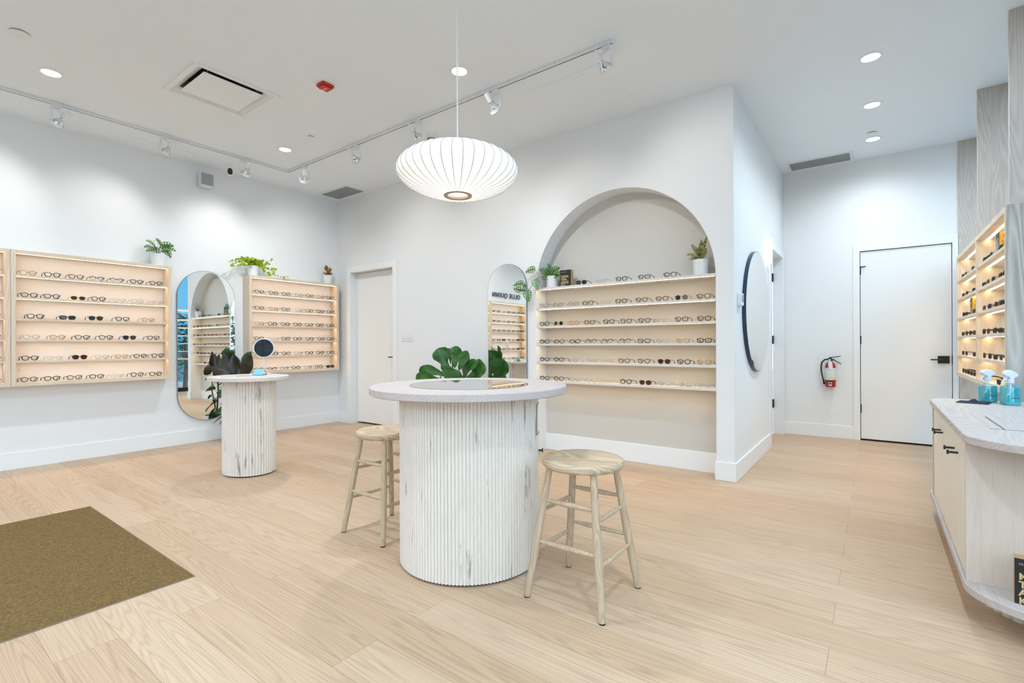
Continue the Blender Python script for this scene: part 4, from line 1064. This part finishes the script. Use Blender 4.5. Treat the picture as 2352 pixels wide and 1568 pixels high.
# rubber plant behind the pedestal
t = thing('rubber_plant', 'dark-leaved rubber plant on the floor behind the oval pedestal table', 'potted plant', (2.90, 6.40, 0))
pot(t, .12, .15, .28, 40)
st = MB(); st.tube([(0, 0, .25), (.02, 0, .6), (0, .01, .92)], [.012, .010, .006], 8); st.tube([(0, 0, .27), (-.05, -.02, .6), (-.05, 0, .8)], [.01, .008, .005], 8); st.build('stems', TRUNK, t)
lf = MB()
RBL = [(-.03, .84, -.04, (-.90, .42), .28, .14), (-.01, .86, 0, (-.38, .95), .30, .15), (.02, .86, -.02, (-.05, .85), .24, .11), (.06, .84, 0, (-.25, 1), .27, .12), (.12, .82, .0, (.30, 1), .29, .145), (.0, .80, .04, (-.75, .7), .26, .13), (.05, .78, .04, (.6, .7), .2, .12)]
r_ = random.Random(8)
for r, z, f_, d, L_, W_ in RBL: leaf(lf, bp(r-.07, z-.01, f_), dirv(d[0], d[1], 0), L_, W_, .25, .18, 'ovate', face=(-.55+r_.uniform(-.2, .2), -.8, .15+r_.uniform(-.1, .3)))
for k in range(8):
    a = -.6+k*.33; leaf(lf, (.02*cos(a), .02*sin(a), .48+.035*k), (cos(a), sin(a)*.5, .5), .20, .10, .6, .2, 'ovate')
lf.build('foliage', RUB, t, ang=80)
lf = MB()
for i, (z, d, L_, W_) in enumerate([(.74, (-1, .25, -.2), .24, .055), (.70, (-1, .02, .1), .20, .06), (.62, (-.9, .1, -.3), .20, .09), (.54, (-1, .12, 0), .30, .045), (.50, (-.95, -.05, .2), .23, .05), (.45, (-.85, -.25, -.2), .23, .10), (.38, (-.9, -.35, 0), .30, .05), (.33, (-.9, -.2, .3), .24, .05), (.30, (-.6, -.75, 0), .22, .06), (.36, (-.95, -.5, .1), .26, .04)]):
    leaf(lf, bp(-.05, z), dirv(*d), L_*1.12, W_*1.2, .35, .3, 'lance', face=(-.4, -.5, .7) if W_ > .055 else None)
for i, (r, z, f_, d, L_, W_) in enumerate([(.03, .92, .10, (-.3, .9, .6), .22, .13), (.0, .95, .10, (.2, 1, .5), .20, .12), (.02, .86, .12, (-.7, .5, .5), .22, .13), (.0, .80, .12, (-.8, .2, .6), .2, .12)]):
    leaf(lf, bp(r, z, f_), dirv(*d), L_, W_, .3, .2, 'ovate', face=(.1, 1, .2))
lf.build('green_foliage', RUBG, t, ang=80)

# pothos on the corner case
CT = 2.122
t = thing('trailing_pothos', 'yellow-green trailing plant in a white pot on top of the corner case', 'potted plant', (3.190, YL-.085, CT))
pot(t, .060, .068, .135)
V = [[(3.16, 2.26), (3.05, 2.35), (2.98, 2.33)], [(3.16, 2.26), (3.03, 2.32), (2.9, 2.28), (2.87, 2.26)], [(3.13, 2.26), (3.02, 2.25), (2.96, 2.22), (2.87, 2.21)], [(3.13, 2.26), (3.0, 2.29), (2.94, 2.25), (2.89, 2.22)],
     [(3.19, 2.26), (3.13, 2.34), (3.08, 2.36)], [(3.2, 2.27), (3.26, 2.33), (3.32, 2.3), (3.36, 2.32), (3.42, 2.36)], [(3.2, 2.27), (3.27, 2.29), (3.32, 2.25), (3.39, 2.23), (3.46, 2.23)],
     [(3.2, 2.27), (3.27, 2.25), (3.32, 2.19), (3.39, 2.145)], [(3.22, 2.27), (3.29, 2.26), (3.4, 2.23), (3.44, 2.19), (3.46, 2.16), (3.5, 2.14), (3.56, 2.135), (3.61, 2.15)], [(3.2, 2.27), (3.24, 2.31), (3.29, 2.3), (3.34, 2.29), (3.38, 2.3)],
     [(3.18, 2.26), (3.10, 2.31), (3.02, 2.31)], [(3.19, 2.26), (3.20, 2.34), (3.24, 2.35)]]
st = MB(); lf = MB(); r_ = random.Random(9)
for vi, vn in enumerate(V):
    pts = [(x-3.19, r_.uniform(-.02, .03)-(.03 if i else 0)-.012*i, z-CT) for i, (x, z) in enumerate(vn)]
    st.tube(pts, .0016, 5)
    tot = 0
    for i in range(len(pts)-1):
        A, B = Vector(pts[i]), Vector(pts[i+1]); nl = max(1, int((B-A).length/.024))
        for q in range(nl):
            if i == 0 and q == 0: continue
            p = A.lerp(B, (q+.5)/nl)
            a = r_.uniform(0, 2*pi); dd = Vector((cos(a), -abs(sin(a))*.6-.2, r_.uniform(-.3, .7)))
            L_ = r_.uniform(.030, .044)*(.7 if vi == 8 and i > 3 else 1)
            leaf(lf, p, dd, L_*1.15, L_*.95, .5, .15, 'heart', rows=6, face=(-.4+r_.uniform(-.6, .6), -1, .3+r_.uniform(-.6, .6)))
for k in range(60):
    a = r_.uniform(0, 2*pi); q = r_.uniform(.01, .10)
    leaf(lf, (q*cos(a), q*sin(a)*.8-.01, .13+r_.uniform(0, .08)), (cos(a), sin(a)-.3, r_.uniform(.2, 1)), .048, .040, .5, .15, 'heart', rows=6, face=(-.4+r_.uniform(-.6, .6), -1, .3+r_.uniform(-.6, .6)))
st.build('vines', STEM, t); lf.build('foliage', POTHOS, t, ang=80)

# small monstera on the wide case
def mon_leaves(lf, L_): 
    for (b_, d, l, w_, dr_) in L_: leaf(lf, b_, d, l, w_, dr_, .12, 'heart', holes=True, rows=11)
t = thing('potted_monstera', 'small swiss cheese plant in a white pot on the wide wall case', 'potted plant', (2.110, YL-.095, CT))
pot(t, .060, .070, .135)
lf = MB(); st = MB(); r_ = random.Random(5)
for (x, z, dxx, dz, l) in ((-.06, .20, -.8, .1, .10), (-.03, .23, -.7, .5, .11), (.02, .24, -.5, .7, .09), (.05, .24, .9, .25, .12), (.09, .22, .9, -.1, .11), (.10, .19, .5, -.8, .10), (-.05, .17, -.9, -.1, .10), (.03, .20, .2, .2, .09), (-.01, .18, -.2, .2, .09), (.06, .17, .7, .3, .08)):
    p = (x*.8, r_.uniform(-.05, .02), z); st.tube([(0, 0, .12), (x*.4, p[1]*.5, (z+.12)/2+.02), p], .0022, 5)
    leaf(lf, p, (dxx, -.25, dz), l, l*.66, .45, .12, 'heart', holes=True, rows=11, face=(-.3+r_.uniform(-.5, .5), -1, .6+r_.uniform(-.5, .5)))
st.tube([(0, 0, .12), (.03, -.02, .26), (.0, -.02, .30), (-.05, -.02, .27)], .002, 5)
st.build('stems', STEM, t); lf.build('foliage', MONST, t, ang=80)

# trailing monstera in the niche
t = thing('trailing_monstera', 'trailing swiss cheese vine in a white pot at the left of the niche', 'potted plant', (4.645, 2.882, NZS[0]))
pot(t, .058, .067, .135)
def np_(y, z, x=4.50): return (x-4.645, y-2.882, z-NZS[0])
st = MB(); lf = MB()
st.tube([np_(2.885, 1.945, 4.63), np_(2.92, 1.945, 4.57), np_(2.965, 1.93, 4.50), np_(2.99, 1.90, 4.47), np_(3.03, 1.85, 4.46), np_(3.07, 1.79, 4.46), np_(3.09, 1.775, 4.46)], .0026, 6)
st.tube([np_(2.965, 1.93, 4.50), np_(2.995, 2.02, 4.47)], .002, 5); st.tube([np_(3.07, 1.80, 4.46), np_(3.135, 1.865, 4.44)], .002, 5)
st.tube([np_(3.09, 1.78, 4.46), np_(3.18, 1.755, 4.45), np_(3.245, 1.79, 4.44), np_(3.28, 1.87, 4.44)], .002, 5)
for (y, z, x, dy, dz, dx_, l, w_) in ((2.995, 2.02, 4.47, .95, -.08, -.25, .125, .085), (3.0, 1.91, 4.465, -.45, -.8, -.35, .135, .095), (3.135, 1.865, 4.44, .95, .05, -.35, .12, .085), (3.10, 1.79, 4.455, -.35, -.85, -.35, .14, .10), (3.16, 1.79, 4.45, .85, .35, -.3, .11, .07),
                                     (2.91, 1.97, 4.60, .5, .5, -.7, .11, .08), (2.88, 2.00, 4.60, .1, .8, -.5, .09, .07), (2.86, 1.98, 4.60, -.85, .45, -.45, .13, .09), (2.84, 1.96, 4.62, -.8, -.1, -.5, .12, .085), (2.89, 1.95, 4.60, .7, -.2, -.6, .09, .065), (2.87, 1.95, 4.60, -.1, .3, -.9, .09, .07), (2.91, 1.96, 4.62, .6, .75, -.2, .10, .07)):
    leaf(lf, np_(y, z, x), (dx_*.4, dy, dz), l, w_, .3, .12, 'heart', holes=True, rows=11, face=(-1, -.45, .35))
    if y < 2.95: st.tube([(0, 0, .12), np_(y, z, x)], .002, 5)
st.build('vines', STEM, t); lf.build('foliage', MONST, t, ang=80)

# two variegated rubber plants
def ficus(t, L_, mat, zt, k=1, fc=(-1, -.4, .3)):
    lf = MB(); st = MB(); st.tube([(0, 0, zt-.02), (.0, 0, zt+.09*k)], .0035, 6)
    for (b_, d, l, w_, dr_) in L_: leaf(lf, b_, d, l, w_, dr_, .25, 'ovate', rows=9, face=fc)
    st.build('stem', TRUNK, t); lf.build('foliage', mat, t, ang=80)
t = thing('variegated_rubber_plant', 'small variegated rubber plant in a white pot at the right of the niche', 'potted plant', (4.635, 1.280, NZS[0]))
pot(t, .060, .068, .145)
ficus(t, [((0, 0, .15), (-.35, .75, .55), .14, .035, .5), ((0, 0, .15), (-.3, .85, .18), .11, .03, .3), ((0, 0, .17), (-.2, .55, .95), .15, .045, .1), ((0, 0, .16), (-.35, -.15, 1), .17, .055, .05), ((0, 0, .18), (.0, -.35, 1.1), .20, .03, .0), ((0, 0, .15), (-.3, -.45, .7), .12, .04, .1), ((0, 0, .15), (-.4, -.6, .6), .11, .035, .2), ((0, 0, .145), (-.5, .5, .1), .10, .03, .2), ((0, 0, .145), (-.8, -.5, .15), .08, .03, .2), ((0, 0, .15), (.3, .1, .8), .12, .04, .2)], VARI, .15)
t = thing('amber_rubber_plant', 'small amber-leaved plant in a white pot at the right end of the corner case', 'potted plant', (4.300, YL-.090, CT))
pot(t, .058, .066, .130)
ficus(t, [((0, 0, .14), (-.30, -.2, .9), .09, .02, .0), ((-.03, -.02, .19), (-.28, -.35, .8), .095, .065, .1), ((0, 0, .13), (-.9, -.3, .4), .11, .03, .35), ((0, 0, .14), (.5, -.3, .9), .12, .035, .1), ((0, 0, .14), (.25, -.3, 1), .13, .028, .0), ((0, 0, .13), (.8, -.3, .45), .09, .035, .2), ((0, 0, .13), (.05, -.8, .5), .09, .04, .3), ((0, 0, .13), (-.6, -.5, .1), .09, .03, .3), ((0, 0, .13), (.4, .4, .7), .09, .04, .3)], AMBL, .135, fc=(-.4, -1, .3))

# ------------------------------------------------------------------ outside, seen through the glass in the mirrors
GR = P('paving', (.30, .30, .29), .9, var=.2, vscale=2)
struct('floor_outside', MB().box(-30, 30, -30, 30, -.35, -.25), GR)
def facade(name, lab, x0, x1, y0, y1, h, ax, mat, glass, nx, nz):
    t = thing(name, lab, 'building', (x0, y0, -.25))
    MB().box(0, x1-x0, 0, y1-y0, 0, h).build('walls', mat, t)
    g = MB()
    for i in range(nx):
        for k in range(nz):
            if ax == 'Y':
                a = (x1-x0)*(i+.08)/nx; b = (x1-x0)*(i+.92)/nx; g.box(a, b, y1-y0, y1-y0+.05, h*(k+.1)/nz, h*(k+.9)/nz)
            else:
                a = (y1-y0)*(i+.08)/nx; b = (y1-y0)*(i+.92)/nx; g.box(x1-x0, x1-x0+.05, a, b, h*(k+.1)/nz, h*(k+.9)/nz)
    g.build('windows', glass, t)
facade('glass_building', 'blue glass building seen through the side windows', 1.5, 20, -12.5, -9.0, 14.0, 'Y', P('teal_wall', (.03, .16, .20), .6), P('blue_facade', (.02, .22, .34), .2), 10, 1)  # height and span shaped to keep sky light off the hallway
facade('brick_building', 'dark brick building across the street behind the shop front', -16, -12.2, -9, 14, 5.0, 'X', P('dark_wall', (.05, .035, .03), .8), P('dark_glass', (.015, .014, .014), .7, spec=.1), 7, 1)
r_ = random.Random(11)
HEDGE = leaf_mat('hedge_leaf', (.004, .05, .035), (.015, .16, .09), .6, 3)
for i, (x, y) in enumerate(((1.4, -4.9), (3.95, -4.7), (6.5, -4.7), (9.05, -4.8), (-1.2, -5.2))):
    t = thing('street_tree', 'leafy dark green tree on the pavement outside the side windows', 'tree', (x, y, -.25), 0, 'trees outside the side windows')
    MB().tube([(0, 0, 0), (.05, 0, 1.0), (0, 0, 1.8)], [.07, .06, .04], 8).build('trunk', TRUNK, t)
    lf = MB()
    for k in range(620):
        a, b_ = r_.uniform(0, 2*pi), r_.uniform(-1, 1); q = (r_.uniform(.1, 1))**.4; c_ = sqrt(1-b_*b_)
        leaf(lf, (1.0*q*c_*cos(a), 1.0*q*c_*sin(a), 1.5+1.1*q*b_), (cos(a+1), sin(a+1), r_.uniform(-.6, .8)), .24, .15, .4, .2, 'ovate', rows=4)
    lf.build('foliage', HEDGE, t, ang=80)
